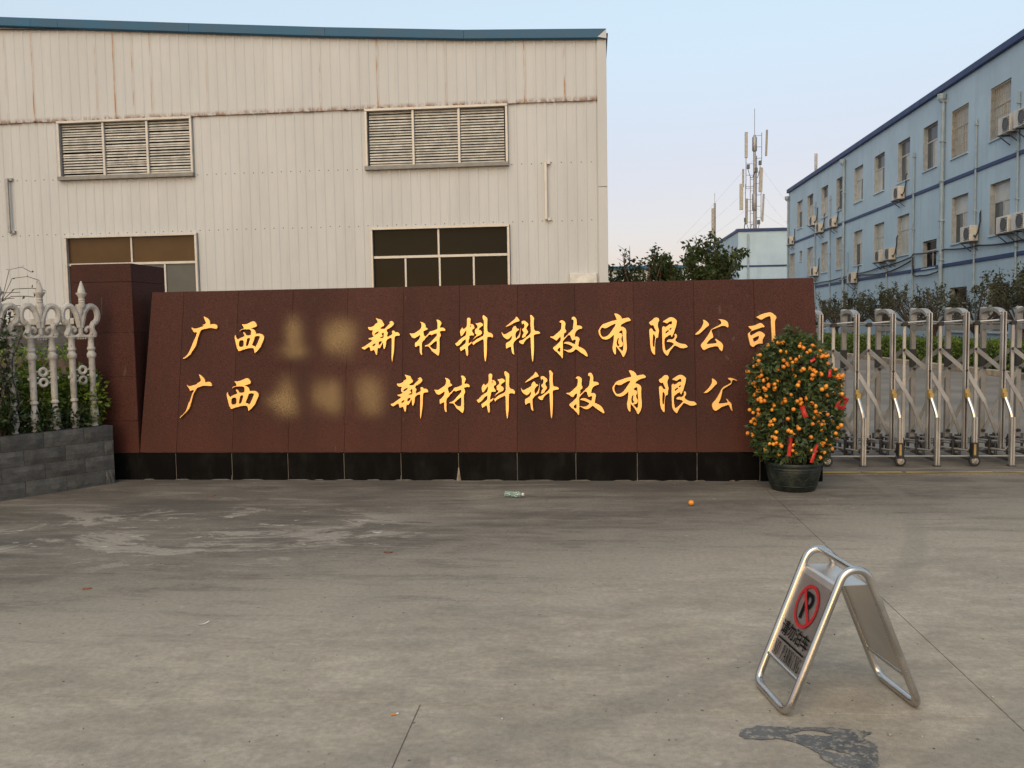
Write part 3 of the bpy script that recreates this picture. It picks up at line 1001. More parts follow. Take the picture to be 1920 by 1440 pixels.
def build_acs():
    spots = [  # y, z of the foot, label
        (63.9, 6.93, 'air conditioner hung at the far corner of the blue block, beside the far building'),
        (57.75, 7.60, 'far air conditioner at the sill of the second top-floor window from the far corner'),
        (56.1, 6.98, 'air conditioner on the upper blue band, left one of two by the far pipe'),
        (53.1, 6.98, 'air conditioner on the upper blue band just left of the far full-height drain pipe'),
        (42.2, 7.05, 'lone air conditioner on the upper blue band below the middle top-floor windows'),
        (57.3, 4.35, 'air conditioner nearest the red sign wall, under the far middle-floor windows'),
        (49.2, 3.52, 'lone air conditioner on the lower blue band, lowest unit on the blue wall'),
        (44.75, 4.35, 'left unit of the pair of air conditioners in the middle of the middle floor'),
        (43.3, 4.35, 'right unit of the pair of air conditioners in the middle of the middle floor'),
        (34.5, 4.40, 'single air conditioner under the second nearest middle-floor window'),
        (31.55, 4.42, 'left unit of the pair of air conditioners at the right picture edge, middle floor'),
        (30.45, 4.42, 'right unit of the pair of air conditioners at the right picture edge, middle floor'),
        (31.55, 7.80, 'left unit of the pair of air conditioners at the right picture edge, top floor'),
        (30.45, 7.80, 'right unit of the pair of air conditioners at the right picture edge, top floor')]
    for i, (y, z, lab) in enumerate(spots):
        t = thing('air_conditioner', lab, 'air conditioner', (BX, y, z), 0, 'air conditioners on the blue office block')
        for n, me in AC:
            if n == 'hose' and i in (7, 10, 12):
                continue
            link(n, me, t)
        link('side_vent', AC_VENT, t)
build_acs()

def build_far():
    b = thing('far_office', 'pale blue building with flat roof in the distance beneath the antenna mast', 'building', (0, 0, 0))
    x0, y0, zt = 15.35, 92.0, 10.75
    wins = []
    for y in (96, 100.5, 105, 110):
        wins.append((y - .8, y + .8, 7.7, 9.6, ('glass_grey', 'glass_curtain', 'glass_grey', False)))
        wins.append((y - .8, y + .8, 4.4, 6.3, ('glass_grey', 'glass_grey', 'glass_curtain', False)))
    w = MB()
    wall_grid(w, x0, [y0, 118], [0, zt], [q[:4] for q in wins])
    w.quad((x0, y0, 0), (40, y0, 0), (40, y0, zt), (x0, y0, zt))
    w.build('wall', 'blue_wall', b)
    i = MB()
    i.box(x0 + .45, 39.5, y0 + .2, 117, 0, zt - .1)
    i.build('interior', 'dark_void', b)
    c = MB()
    c.cbox(x0 - .12, 40.1, y0 - .12, 118.1, zt + .001, 11.05, .02)
    c.build('roof_coping', 'blue_band', b)
    s = MB()
    s.box(x0 - .05, 40, y0 - .05, y0 - .001, 7.12, 7.30)
    s.box(x0 - .05, x0 - .001, y0 - .05, 118, 7.12, 7.30)
    s.build('blue_band', 'blue_band', b)
    for q in wins:
        office_window(b, q[0], q[1], q[2], q[3], x0, q[4])
    p = MB()
    p.tube([(x0 + 1.0, y0 - .1, 2), (x0 + 1.0, y0 - .1, 10.5)], .10, 8)
    p.build('drain_pipe', 'pipe', b)
    p = MB()
    p.box(x0 + .5, x0 + 5.5, y0 + 4, y0 + 5, 11.05, 11.5)
    p.build('parapet_upstand', 'coping', b)
    s = thing('distant_shed', 'low distant factory shed with blue roof edge behind the leafy shrub', 'factory', (0, 0, 0))
    w = MB()
    w.box(-20, 13.4, 121, 150, 0, 8.85)
    w.build('wall', 'far_wall', s)
    r = MB()
    r.add([(-20.3, 120.6, 8.9), (13.7, 120.6, 8.9), (13.7, 120.6, 9.25), (-20.3, 120.6, 9.25), (-20.3, 135, 10.3), (13.7, 135, 10.3), (-20.3, 150, 8.9), (13.7, 150, 8.9)],
          [(0, 1, 2, 3), (3, 2, 5, 4), (4, 5, 7, 6), (0, 6, 7, 1), (0, 3, 4, 6), (1, 7, 5, 2)])
    r.build('roof', 'blue_fascia', s)

def build_masts():
    t = thing('antenna_mast', 'tall guyed antenna mast crowded with panel antennas on the far roof', 'antenna mast', (17.72, 96.0, 11.05))
    t.scale = (.92, .92, .92)
    base = 0.0
    p = MB()
    p.tube([(0, 0, base), (0, 0, 9.2), (0, 0, 9.21), (0, 0, 11.2)], [.16, .15, .14, .13], 10)
    p.build('pole', 'grey_steel', t, True)
    p = MB()
    p.tube([(0, 0, 11.2), (0, 0, 14.2)], .035, 6)
    p.build('lightning_rod', 'grey_steel', t)
    for z0, z1 in ((2.5, 4.5), (9.3, 11.0)):
        c = MB()
        c.lathe([(.2, 0), (.28, .1), (.28, z1 - z0 - .1), (.2, z1 - z0)], 10, (0, 0, z0))
        c.build('equipment_drum', 'grey_steel', t, True)
    stand = [(-1.0, 5.0, 9.0), (.78, 8.2, 11.4), (-1.05, .9, 5.6), (.72, 1.4, 7.4), (-.5, .6, 6.4)]
    for x, a, bz in stand:
        s = MB()
        s.tube([(x, -.15, a), (x, -.15, bz)], .045, 6)
        z = a + .3
        while z < bz:
            s.tube([(0, 0, z), (x, -.15, z)], .03, 5)
            z += 1.3
        s.build('stand_off', 'grey_steel', t)
    def panel(x, z0, z1, w, tilt=0.0, rz=0.0):
        m_ = MB()
        w *= .8
        m_.cbox(-w / 2, w / 2, -.10, .10, 0, z1 - z0, .03)
        link('panel_antenna', m_.mesh('panel_antenna', 'antenna'), t, (x, -.3, z0), (0, tilt, rz))
    panel(-1.0, 8.55, 11.5, .42)
    panel(1.25, 8.7, 11.7, .26, .05, .7)
    panel(.62, 4.6, 7.4, .50, .03)
    panel(-1.55, 2.6, 5.6, .50)
    panel(-1.35, 5.2, 7.3, .22, 0, .9)
    panel(-.95, 1.0, 3.9, .28, .02, .6)
    panel(.85, 1.2, 4.4, .22, .08, .8)
    for x, z in ((-.75, 7.3), (.6, 7.7), (-1.05, 1.2), (.45, .9), (.15, 6.9)):
        m_ = MB()
        m_.cbox(x - .16, x + .16, -.35, -.05, z, z + .5, .03)
        m_.build('radio_unit', 'dark_steel', t)
    k = MB()
    for a, b2, sag in (((-.8, -.2, 7.3), (0, -.2, 7.0), .9), ((-1.0, -.2, 1.3), (-.3, -.2, 1.0), .8), ((.5, -.2, .9), (.1, -.2, .3), .4), ((.6, -.2, 7.6), (.15, -.2, 6.2), .4)):
        pts = []
        for i in range(9):
            u = i / 8
            pts.append((a[0] + (b2[0] - a[0]) * u, -.25, a[2] + (b2[2] - a[2]) * u - sag * math.sin(math.pi * u)))
        k.tube(pts, .035, 5)
    k.tube([(.22, -.1, 0), (.22, -.1, 8.8)], .045, 5)
    k.tube([(-1.0, -.2, 2.2), (-1.2, -.2, .4), (-1.3, -.2, 0)], .05, 5)
    k.build('feeder_cable', 'cable', t)
    for z, xx, yy, zz in ((5.6, -7.5, 3, -.6), (8.5, -8.5, 5, -.6), (3.4, -5.0, 2, -.3), (5.6, 5.4, 3, 0), (8.5, 7.5, 4, 0), (3.0, 3.5, -2, 0)):
        MB().tube([(0, 0, z), (xx * .5, yy * .5, (z + zz) * .5 - .15), (xx, yy, zz)], .007, 4).build('guy_wire', 'grey_steel', t)
    t = thing('small_mast', 'short slim antenna mast left of the tall mast, above the shrub', 'antenna mast', (14.95, 106.0, 0))
    p = MB()
    p.tube([(0, 0, 0), (0, 0, 15.6)], .12, 8)
    p.tube([(0, 0, 15.6), (0, 0, 16.8)], .03, 5)
    p.build('pole', 'grey_steel', t)
    p = MB()
    p.cbox(-.40, -.06, -.22, .0, 11.9, 15.0, .03)
    p.build('panel_antenna', 'antenna', t)
    p = MB()
    p.cbox(.15, .48, -.25, .05, 9.6, 10.2, .03)
    p.build('radio_unit', 'dark_steel', t)
    p = MB()
    p.tube([(0, 0, 11.6), (.8, 0, 10.6), (1.6, 0, 9.3)], .05, 5)
    p.build('brace', 'grey_steel', t)
build_far()
build_masts()

GLYPHS = [  # outlines of the gold characters on the sloping face, half millimetres: (outer loops, holes)
 ('-6454,2828 -6435,2835 -6407,2813 -6367,2795 -6330,2760 -6314,2728 -6310,2686 -6309,2659 -6282,2668 -6238,2672 -6189,2664 -6161,2645 -6151,2614 -6153,2579 -6189,2566 -6238,2578 -6286,2589 -6334,2587 -6399,2573 -6480,2559 -6512,2535 -6536,2496 -6553,2435 -6577,2381 -6589,2319 -6609,2250 -6629,2204 -6666,2150 -6706,2096 -6735,2043 -6779,2012 -6820,1978 -6868,1959 -6911,1958 -6901,1975 -6852,1998 -6812,2036 -6775,2090 -6731,2182 -6698,2259 -6658,2351 -6617,2428 -6601,2490 -6609,2505 -6662,2498 -6690,2545 -6720,2588 -6708,2615 -6686,2588 -6626,2583 -6561,2596 -6480,2623 -6439,2642 -6488,2642 -6464,2661 -6427,2672 -6399,2699 -6419,2734 -6435,2781', ''),
 ('-5630,2657 -5582,2650 -5511,2661 -5455,2687 -5407,2709 -5367,2714 -5339,2700 -5315,2665 -5297,2630 -5307,2600 -5343,2589 -5399,2570 -5431,2557 -5399,2556 -5367,2543 -5339,2516 -5323,2477 -5327,2450 -5287,2459 -5240,2456 -5192,2444 -5160,2417 -5146,2386 -5148,2344 -5172,2290 -5196,2237 -5216,2184 -5248,2146 -5288,2096 -5352,2047 -5356,2086 -5367,2140 -5383,2155 -5439,2158 -5487,2153 -5543,2138 -5615,2120 -5687,2092 -5707,2114 -5739,2183 -5759,2276 -5779,2361 -5781,2399 -5771,2430 -5749,2441 -5755,2407 -5735,2368 -5707,2337 -5687,2356 -5655,2374 -5599,2393 -5567,2412 -5579,2442 -5599,2474 -5587,2493 -5563,2485 -5543,2457 -5523,2422 -5487,2422 -5431,2429 -5427,2471 -5423,2509 -5439,2533 -5471,2547 -5535,2546 -5599,2547 -5647,2528 -5671,2504 -5675,2521 -5647,2547 -5607,2560 -5583,2562 -5587,2589 -5611,2628', '-5683,2317 -5587,2327 -5587,2193 -5687,2183;-5507,2364 -5447,2367 -5463,2302 -5495,2204 -5539,2204 -5523,2288;-5343,2393 -5295,2407 -5240,2399 -5244,2368 -5280,2284 -5308,2223 -5336,2178 -5347,2201 -5407,2217 -5391,2255 -5359,2331'),
 ('-2790,2724 -2774,2735 -2740,2715 -2693,2707 -2663,2691 -2643,2653 -2613,2607 -2611,2581 -2640,2559 -2679,2537 -2698,2514 -2648,2511 -2613,2509 -2571,2546 -2509,2606 -2482,2635 -2516,2632 -2509,2647 -2462,2673 -2435,2657 -2410,2619 -2416,2589 -2455,2552 -2501,2519 -2548,2501 -2563,2482 -2556,2452 -2536,2432 -2540,2406 -2552,2380 -2552,2346 -2510,2364 -2464,2386 -2444,2408 -2456,2442 -2448,2469 -2425,2476 -2402,2464 -2386,2438 -2340,2441 -2310,2421 -2288,2391 -2294,2364 -2333,2365 -2394,2355 -2403,2272 -2407,2159 -2411,2076 -2427,1978 -2447,1839 -2458,1839 -2466,1918 -2465,2046 -2461,2197 -2460,2325 -2502,2319 -2541,2297 -2572,2267 -2576,2199 -2588,2139 -2615,2090 -2630,2113 -2638,2162 -2641,2230 -2657,2208 -2680,2155 -2696,2125 -2719,2114 -2746,2122 -2754,2081 -2758,2020 -2770,1979 -2789,1987 -2804,2028 -2824,2082 -2851,2078 -2885,2056 -2905,2079 -2912,2121 -2924,2147 -2959,2136 -3025,2088 -3063,2108 -3090,2127 -3075,2146 -3036,2153 -2966,2201 -2858,2275 -2881,2287 -2943,2306 -2942,2329 -2888,2332 -2826,2361 -2849,2373 -2865,2404 -2865,2445 -2845,2486 -2919,2482 -2957,2538 -2943,2556 -2903,2548 -2856,2562 -2810,2588 -2814,2607 -2763,2629 -2748,2651 -2767,2693', '-2820,2393 -2807,2418 -2772,2447 -2725,2458 -2729,2443 -2772,2406 -2803,2395;-2673,2408 -2648,2421 -2627,2445 -2626,2351 -2637,2327 -2703,2323 -2687,2343 -2649,2351 -2645,2374;-2728,2245 -2695,2255 -2661,2259 -2679,2216 -2703,2195 -2730,2180;-2862,2180 -2827,2206 -2797,2217 -2794,2202 -2815,2174 -2850,2158'),
 ('-1871,2636 -1856,2642 -1798,2620 -1768,2593 -1754,2563 -1761,2529 -1730,2517 -1714,2491 -1727,2476 -1769,2465 -1807,2440 -1800,2398 -1777,2334 -1731,2371 -1697,2404 -1681,2441 -1609,2455 -1540,2480 -1513,2495 -1517,2566 -1516,2619 -1540,2672 -1516,2679 -1482,2671 -1448,2640 -1431,2610 -1433,2587 -1456,2550 -1464,2513 -1410,2521 -1373,2500 -1351,2473 -1361,2444 -1411,2452 -1472,2438 -1460,2408 -1445,2370 -1449,2340 -1472,2310 -1477,2243 -1473,2145 -1474,2033 -1482,1988 -1501,1942 -1528,1962 -1581,2004 -1626,2035 -1664,2096 -1696,2134 -1717,2141 -1774,2138 -1782,2150 -1763,2165 -1717,2175 -1671,2208 -1594,2290 -1533,2353 -1529,2379 -1533,2401 -1586,2387 -1643,2364 -1662,2381 -1693,2374 -1724,2337 -1754,2315 -1785,2270 -1831,2233 -1837,2173 -1835,2113 -1838,2038 -1831,1974 -1844,1967 -1870,1993 -1882,2031 -1884,2091 -1885,2163 -1923,2152 -1954,2130 -1977,2138 -1984,2190 -1976,2220 -1938,2242 -1892,2294 -1875,2339 -1872,2373 -1930,2340 -1968,2314 -2006,2307 -2045,2330 -2067,2365 -2090,2403 -2079,2414 -2044,2406 -1998,2409 -1937,2445 -1860,2497 -1845,2549 -1844,2602', '-1532,2255 -1528,2184 -1536,2082 -1573,2079 -1614,2089 -1649,2118 -1675,2145 -1656,2163 -1579,2226'),
 ('-914,2691 -891,2709 -861,2706 -835,2686 -840,2652 -845,2570 -816,2581 -783,2565 -765,2531 -760,2497 -772,2479 -806,2465 -810,2435 -795,2405 -769,2374 -773,2346 -818,2349 -863,2342 -865,2294 -883,2234 -887,2189 -849,2207 -815,2230 -815,2203 -834,2177 -895,2133 -895,2077 -890,1995 -896,1939 -915,1936 -934,1966 -944,2026 -955,2089 -993,2060 -1043,2031 -1054,2057 -1065,2110 -1031,2128 -978,2168 -943,2201 -939,2242 -943,2276 -1000,2236 -1038,2184 -1076,2151 -1118,2134 -1140,2156 -1159,2193 -1121,2208 -1068,2267 -1007,2311 -942,2347 -931,2399 -927,2459 -953,2422 -991,2370 -1014,2339 -1041,2337 -1052,2386 -1058,2435 -1036,2476 -1006,2516 -991,2486 -972,2482 -919,2526 -914,2608;-742,2594 -696,2593 -650,2608 -613,2597 -583,2565 -587,2543 -621,2521 -659,2492 -674,2462 -636,2451 -614,2424 -607,2394 -626,2361 -667,2343 -705,2325 -743,2303 -788,2261 -794,2266 -765,2307 -712,2358 -735,2377 -754,2385 -755,2464 -727,2482 -700,2508 -700,2537 -730,2568;-601,2730 -574,2758 -552,2736 -511,2706 -496,2676 -500,2579 -505,2445 -471,2399 -434,2397 -397,2368 -385,2338 -390,2294 -419,2305 -464,2314 -506,2303 -510,2169 -512,2020 -520,1945 -535,1819 -550,1816 -561,1872 -571,1946 -575,2095 -577,2278 -638,2245 -713,2209 -759,2180 -781,2150 -800,2173 -810,2199 -795,2218 -766,2232 -728,2269 -652,2305 -573,2345 -572,2468 -571,2617 -571,2640 -590,2663', '-847,2551 -833,2555 -830,2540 -842,2514 -847,2518'),
 ('-130,2513 -108,2535 -33,2593 58,2666 77,2707 92,2714 117,2687 153,2638 147,2616 109,2609 42,2584 -33,2541 -93,2516 -127,2506;27,2514 60,2526 83,2506 92,2472 116,2473 142,2460 130,2434 93,2413 74,2383 63,2339 74,2294 76,2272 115,2316 145,2367 157,2434 167,2493 174,2471 167,2397 159,2315 137,2282 84,2249 47,2213 20,2172 24,2102 30,2013 41,1953 30,1947 -7,1983 -18,2043 -25,2110 -66,2099 -96,2085 -111,2066 -126,2082 -133,2126 -125,2186 -88,2204 -43,2229 -12,2273 -5,2332 -50,2281 -87,2256 -125,2267 -169,2298 -203,2350 -215,2406 -210,2414 -191,2380 -158,2353 -86,2393 -4,2433 4,2474;184,2597 199,2623 236,2629 273,2614 318,2572 331,2539 310,2513 283,2476 294,2447 322,2409 316,2387 286,2350 264,2306 234,2288 200,2281 193,2300 212,2351 238,2388 212,2411 194,2456 235,2481 247,2522 239,2559 225,2570 210,2559 202,2537 195,2567;356,2728 379,2742 408,2723 445,2674 437,2637 433,2563 443,2429 487,2417 535,2406 560,2383 554,2361 494,2354 442,2344 431,2303 437,2192 432,2007 424,1881 412,1804 397,1804 387,1874 376,2008 370,2156 368,2304 323,2275 278,2246 240,2195 221,2155 195,2159 158,2174 132,2204 144,2230 204,2240 263,2284 316,2324 361,2364 372,2393 369,2490 362,2549 370,2601 367,2690', ''),
 ('945,2584 952,2606 982,2624 1019,2618 1048,2597 1066,2567 1066,2530 1058,2493 1061,2441 1080,2419 1076,2375 1039,2361 1035,2324 1023,2265 1060,2294 1134,2366 1209,2439 1213,2491 1224,2557 1225,2608 1210,2635 1199,2620 1185,2639 1189,2672 1218,2693 1255,2682 1284,2637 1292,2593 1289,2511 1334,2514 1378,2501 1400,2473 1392,2447 1341,2441 1297,2415 1267,2379 1252,2335 1250,2287 1281,2298 1317,2286 1343,2253 1339,2216 1324,2157 1312,2102 1367,2079 1425,2045 1454,2015 1476,1978 1501,1919 1497,1891 1468,1897 1424,1931 1351,1980 1271,2047 1242,2018 1197,1986 1146,1975 1102,1987 1065,2013 1017,2032 1021,2045 1065,2032 1109,2027 1161,2041 1198,2074 1206,2092 1162,2119 1103,2145 1029,2158 1024,2169 1059,2190 1103,2196 1162,2182 1213,2155 1246,2140 1258,2180 1267,2232 1221,2225 1201,2209 1178,2248 1165,2285 1158,2318 1116,2324 1075,2275 1026,2224 1011,2202 1013,2073 1011,1925 1005,1863 990,1867 968,1904 924,1945 888,1993 859,2005 829,2039 811,2065 822,2090 867,2119 919,2170 964,2214 968,2295 927,2266 890,2214 860,2227 802,2268 761,2280 758,2302 787,2305 817,2301 884,2356 973,2435 981,2494 985,2546 978,2579 959,2572', '957,2085 956,1993 926,2000 902,2021 903,2038 925,2063'),
 ('2024,2730 2043,2743 2086,2732 2130,2709 2166,2672 2176,2631 2216,2638 2282,2652 2311,2650 2339,2625 2352,2603 2339,2581 2288,2574 2223,2546 2171,2518 2149,2478 2186,2477 2222,2458 2254,2428 2265,2388 2260,2307 2263,2197 2272,2087 2268,2014 2246,1941 2205,1870 2180,1887 2158,1943 2123,2002 2080,2054 2055,2091 2057,2017 2055,1933 2038,1921 2013,1952 1992,2011 1985,2077 2004,2165 2012,2253 2017,2319 1980,2282 1936,2246 1877,2222 1826,2225 1783,2241 1747,2286 1722,2338 1711,2397 1726,2433 1748,2463 1771,2506 1800,2528 1866,2552 1954,2584 2041,2604 2078,2615 2056,2663', '1770,2451 1796,2465 1821,2450 1865,2446 1909,2467 1982,2510 2059,2537 2040,2494 1996,2429 1966,2385 1915,2320 1871,2288 1812,2274 1776,2297 1753,2352 1751,2411;2115,2360 2141,2386 2181,2405 2184,2367 2194,2235 2200,2125 2196,2030 2181,1995 2159,2008 2127,2046 2105,2064 2145,2069 2182,2085 2195,2125 2191,2162 2168,2199 2163,2236 2180,2279 2184,2316 2166,2342 2141,2350;2089,2233 2116,2255 2103,2207 2099,2163 2109,2126 2124,2130 2120,2108 2096,2086 2077,2120 2070,2171'),
 ('2701,2545 2712,2560 2770,2595 2807,2639 2843,2645 2886,2639 2906,2597 2903,2575 2881,2539 2877,2488 2887,2429 2903,2385 2890,2341 2886,2283 2875,2241 2842,2244 2831,2189 2819,2109 2818,2007 2817,1926 2810,1905 2778,1927 2742,1986 2725,2081 2719,2191 2709,2300 2707,2410 2732,2432 2761,2431 2779,2394 2804,2368 2840,2371 2819,2416 2798,2460 2787,2496 2755,2486 2722,2505;2968,2552 2993,2580 3051,2612 3102,2643 3145,2647 3195,2628 3248,2576 3244,2547 3233,2474 3211,2416 3188,2337 3166,2293 3148,2253 3134,2261 3120,2301 3084,2284 3018,2237 3007,2223 2999,2150 3006,2062 3023,1989 3052,2000 3102,2039 3153,2089 3182,2118 3147,2144 3104,2156 3046,2160 3050,2193 3097,2214 3154,2206 3191,2235 3202,2267 3191,2307 3217,2323 3242,2299 3245,2248 3219,2220 3212,2187 3247,2154 3318,2123 3401,2115 3432,2089 3450,2060 3432,2042 3346,2027 3296,2040 3239,2070 3196,2089 3160,2046 3102,1974 3061,1880 3036,1894 2986,1946 2962,2012 2958,2114 2957,2224 2955,2333 2956,2450 2989,2478 3013,2449 3057,2474 3100,2509 3136,2505 3149,2512 3148,2563 3122,2564 3079,2539 3057,2521 3029,2532 2993,2544', '2783,2307 2795,2314 2807,2288 2824,2255 2815,2189 2802,2080 2793,2062 2778,2088 2773,2153 2777,2241;3021,2354 3049,2374 3070,2393 3092,2376 3063,2355 3028,2325;3096,2407 3114,2424 3135,2441 3139,2425 3126,2403 3113,2399'),
 ('3742,2582 3771,2584 3813,2559 3848,2522 3868,2478 3840,2453 3783,2407 3725,2350 3667,2300 3617,2290 3589,2298 3600,2312 3647,2358 3704,2416 3745,2495 3756,2538;4037,2588 4062,2591 4147,2578 4189,2560 4224,2523 4234,2486 4234,2436 4216,2418 4188,2444 4138,2459 4089,2449 4017,2421 3946,2397 3918,2383 3910,2361 3924,2318 3944,2252 3937,2230 3887,2199 3844,2159 3808,2105 3872,2112 3943,2118 4007,2124 3990,2164 3972,2201 3983,2212 4036,2178 4099,2130 4127,2083 4126,2025 4108,1964 4090,1962 4055,2001 4027,2059 3971,2060 3885,2043 3814,2015 3764,1986 3735,2001 3700,2060 3697,2089 3723,2132 3759,2168 3809,2240 3853,2304 3882,2362 3903,2390 3954,2426 4032,2461 4096,2500 4093,2532 4069,2569', ''),
 ('4752,2621 4780,2628 4837,2659 4907,2687 5006,2707 5041,2705 5089,2676 5131,2636 5148,2600 5123,2553 5115,2510 5117,2366 5122,2222 5124,2150 5109,2043 5031,1957 4989,1987 5046,2080 5047,2152 5046,2295 5037,2440 5035,2569 5026,2627 4984,2624 4927,2600 4871,2565 4842,2564 4794,2595;4607,2447 4665,2446 4736,2459 4785,2484 4828,2504 4870,2493 4911,2449 4921,2420 4876,2417 4819,2396 4763,2379 4699,2359 4657,2338 4635,2309 4652,2258 4705,2286 4769,2325 4819,2344 4874,2323 4926,2276 4919,2247 4894,2211 4876,2168 4882,2096 4836,2101 4773,2091 4709,2041 4681,2036 4639,2071 4626,2136 4606,2230 4596,2274 4607,2310 4650,2341 4675,2366 4650,2388 4622,2410', '4694,2207 4754,2228 4803,2256 4806,2220 4788,2177 4746,2152 4710,2139 4700,2171'),
 ('-6560,1629 -6531,1623 -6491,1595 -6443,1548 -6418,1498 -6420,1461 -6378,1471 -6330,1474 -6289,1451 -6267,1404 -6273,1381 -6330,1382 -6394,1388 -6475,1387 -6531,1364 -6588,1349 -6620,1307 -6653,1253 -6677,1207 -6693,1146 -6713,1068 -6733,1007 -6742,961 -6766,914 -6806,864 -6863,815 -6928,753 -6960,722 -6980,726 -6968,746 -6903,799 -6839,869 -6802,969 -6786,1030 -6746,1084 -6729,1154 -6705,1223 -6661,1300 -6693,1300 -6750,1276 -6762,1331 -6807,1378 -6824,1413 -6811,1417 -6782,1382 -6717,1393 -6628,1415 -6588,1430 -6604,1442 -6564,1457 -6515,1491 -6515,1522 -6531,1561', ''),
 ('-5791,1480 -5739,1473 -5661,1484 -5600,1511 -5548,1534 -5504,1540 -5474,1525 -5448,1490 -5428,1454 -5440,1422 -5479,1411 -5539,1392 -5574,1378 -5539,1378 -5505,1364 -5474,1336 -5457,1296 -5461,1269 -5418,1278 -5366,1276 -5314,1264 -5280,1236 -5264,1204 -5267,1161 -5293,1106 -5319,1051 -5341,996 -5375,957 -5419,906 -5488,855 -5492,895 -5505,950 -5522,966 -5583,968 -5635,963 -5696,947 -5774,928 -5852,899 -5874,921 -5908,992 -5930,1087 -5952,1174 -5954,1214 -5943,1245 -5920,1257 -5926,1222 -5904,1182 -5874,1150 -5852,1170 -5817,1189 -5756,1208 -5722,1228 -5735,1259 -5756,1291 -5743,1311 -5717,1303 -5695,1275 -5674,1239 -5635,1239 -5574,1246 -5570,1290 -5565,1329 -5583,1353 -5617,1367 -5687,1366 -5756,1366 -5808,1347 -5834,1322 -5839,1339 -5808,1367 -5765,1380 -5739,1382 -5743,1410 -5769,1449', '-5848,1130 -5743,1141 -5743,1003 -5852,992;-5656,1180 -5591,1183 -5609,1116 -5644,1016 -5691,1014 -5674,1101;-5479,1210 -5427,1225 -5366,1217 -5371,1185 -5410,1099 -5440,1036 -5470,989 -5483,1013 -5548,1029 -5531,1068 -5496,1147'),
 ('-2198,1570 -2183,1582 -2149,1562 -2104,1554 -2074,1539 -2056,1500 -2026,1455 -2024,1428 -2052,1406 -2090,1383 -2109,1361 -2060,1358 -2026,1356 -1985,1394 -1924,1454 -1898,1484 -1932,1480 -1924,1495 -1879,1521 -1853,1506 -1828,1468 -1834,1438 -1872,1400 -1917,1366 -1962,1348 -1978,1329 -1970,1299 -1951,1279 -1955,1253 -1967,1227 -1967,1192 -1926,1211 -1880,1233 -1861,1256 -1873,1290 -1865,1317 -1842,1324 -1820,1312 -1805,1286 -1760,1289 -1730,1270 -1709,1239 -1715,1213 -1753,1213 -1813,1202 -1821,1119 -1825,1006 -1829,922 -1845,824 -1864,684 -1876,684 -1883,764 -1882,892 -1878,1044 -1877,1173 -1918,1165 -1956,1143 -1986,1113 -1990,1045 -2002,984 -2028,935 -2043,958 -2051,1007 -2054,1076 -2069,1053 -2092,1000 -2107,970 -2130,959 -2156,966 -2164,925 -2168,864 -2179,822 -2198,830 -2213,872 -2232,925 -2258,921 -2292,899 -2311,922 -2318,964 -2329,990 -2363,979 -2428,930 -2465,949 -2492,969 -2477,988 -2439,995 -2371,1044 -2265,1119 -2287,1130 -2347,1150 -2347,1173 -2295,1176 -2234,1206 -2257,1218 -2272,1248 -2271,1290 -2252,1331 -2324,1327 -2361,1382 -2348,1401 -2309,1393 -2263,1408 -2218,1434 -2222,1453 -2172,1475 -2157,1498 -2176,1540', '-2228,1238 -2215,1263 -2181,1293 -2136,1304 -2139,1289 -2181,1251 -2211,1240;-2085,1254 -2061,1267 -2039,1292 -2038,1197 -2050,1173 -2114,1169 -2099,1188 -2061,1197 -2057,1220;-2138,1090 -2107,1100 -2073,1105 -2090,1061 -2114,1040 -2141,1025;-2269,1024 -2235,1050 -2206,1062 -2203,1046 -2224,1018 -2258,1001'),
 ('-1374,1501 -1359,1507 -1302,1484 -1272,1457 -1259,1426 -1265,1391 -1235,1379 -1219,1351 -1232,1336 -1273,1325 -1311,1298 -1304,1255 -1281,1188 -1236,1227 -1202,1262 -1187,1300 -1115,1315 -1048,1342 -1021,1357 -1025,1431 -1024,1485 -1048,1540 -1024,1548 -990,1539 -957,1508 -941,1477 -942,1453 -965,1415 -973,1376 -920,1385 -883,1364 -862,1336 -872,1305 -921,1314 -981,1299 -970,1267 -955,1228 -959,1197 -981,1167 -986,1097 -983,996 -983,879 -991,833 -1010,785 -1036,806 -1088,849 -1133,880 -1170,943 -1202,982 -1223,990 -1279,986 -1286,998 -1267,1013 -1222,1025 -1177,1059 -1102,1144 -1041,1210 -1037,1237 -1041,1260 -1093,1245 -1150,1221 -1168,1238 -1199,1231 -1229,1192 -1259,1169 -1289,1122 -1335,1084 -1341,1022 -1339,959 -1342,882 -1335,816 -1348,808 -1374,835 -1385,874 -1387,936 -1388,1010 -1425,999 -1456,976 -1478,984 -1485,1038 -1478,1069 -1440,1092 -1394,1147 -1378,1193 -1375,1228 -1432,1194 -1470,1167 -1507,1159 -1545,1183 -1567,1218 -1590,1257 -1578,1269 -1545,1261 -1499,1264 -1439,1303 -1363,1356 -1348,1411 -1347,1465', '-1040,1109 -1036,1035 -1044,929 -1080,927 -1122,936 -1155,966 -1181,993 -1162,1013 -1087,1078'),
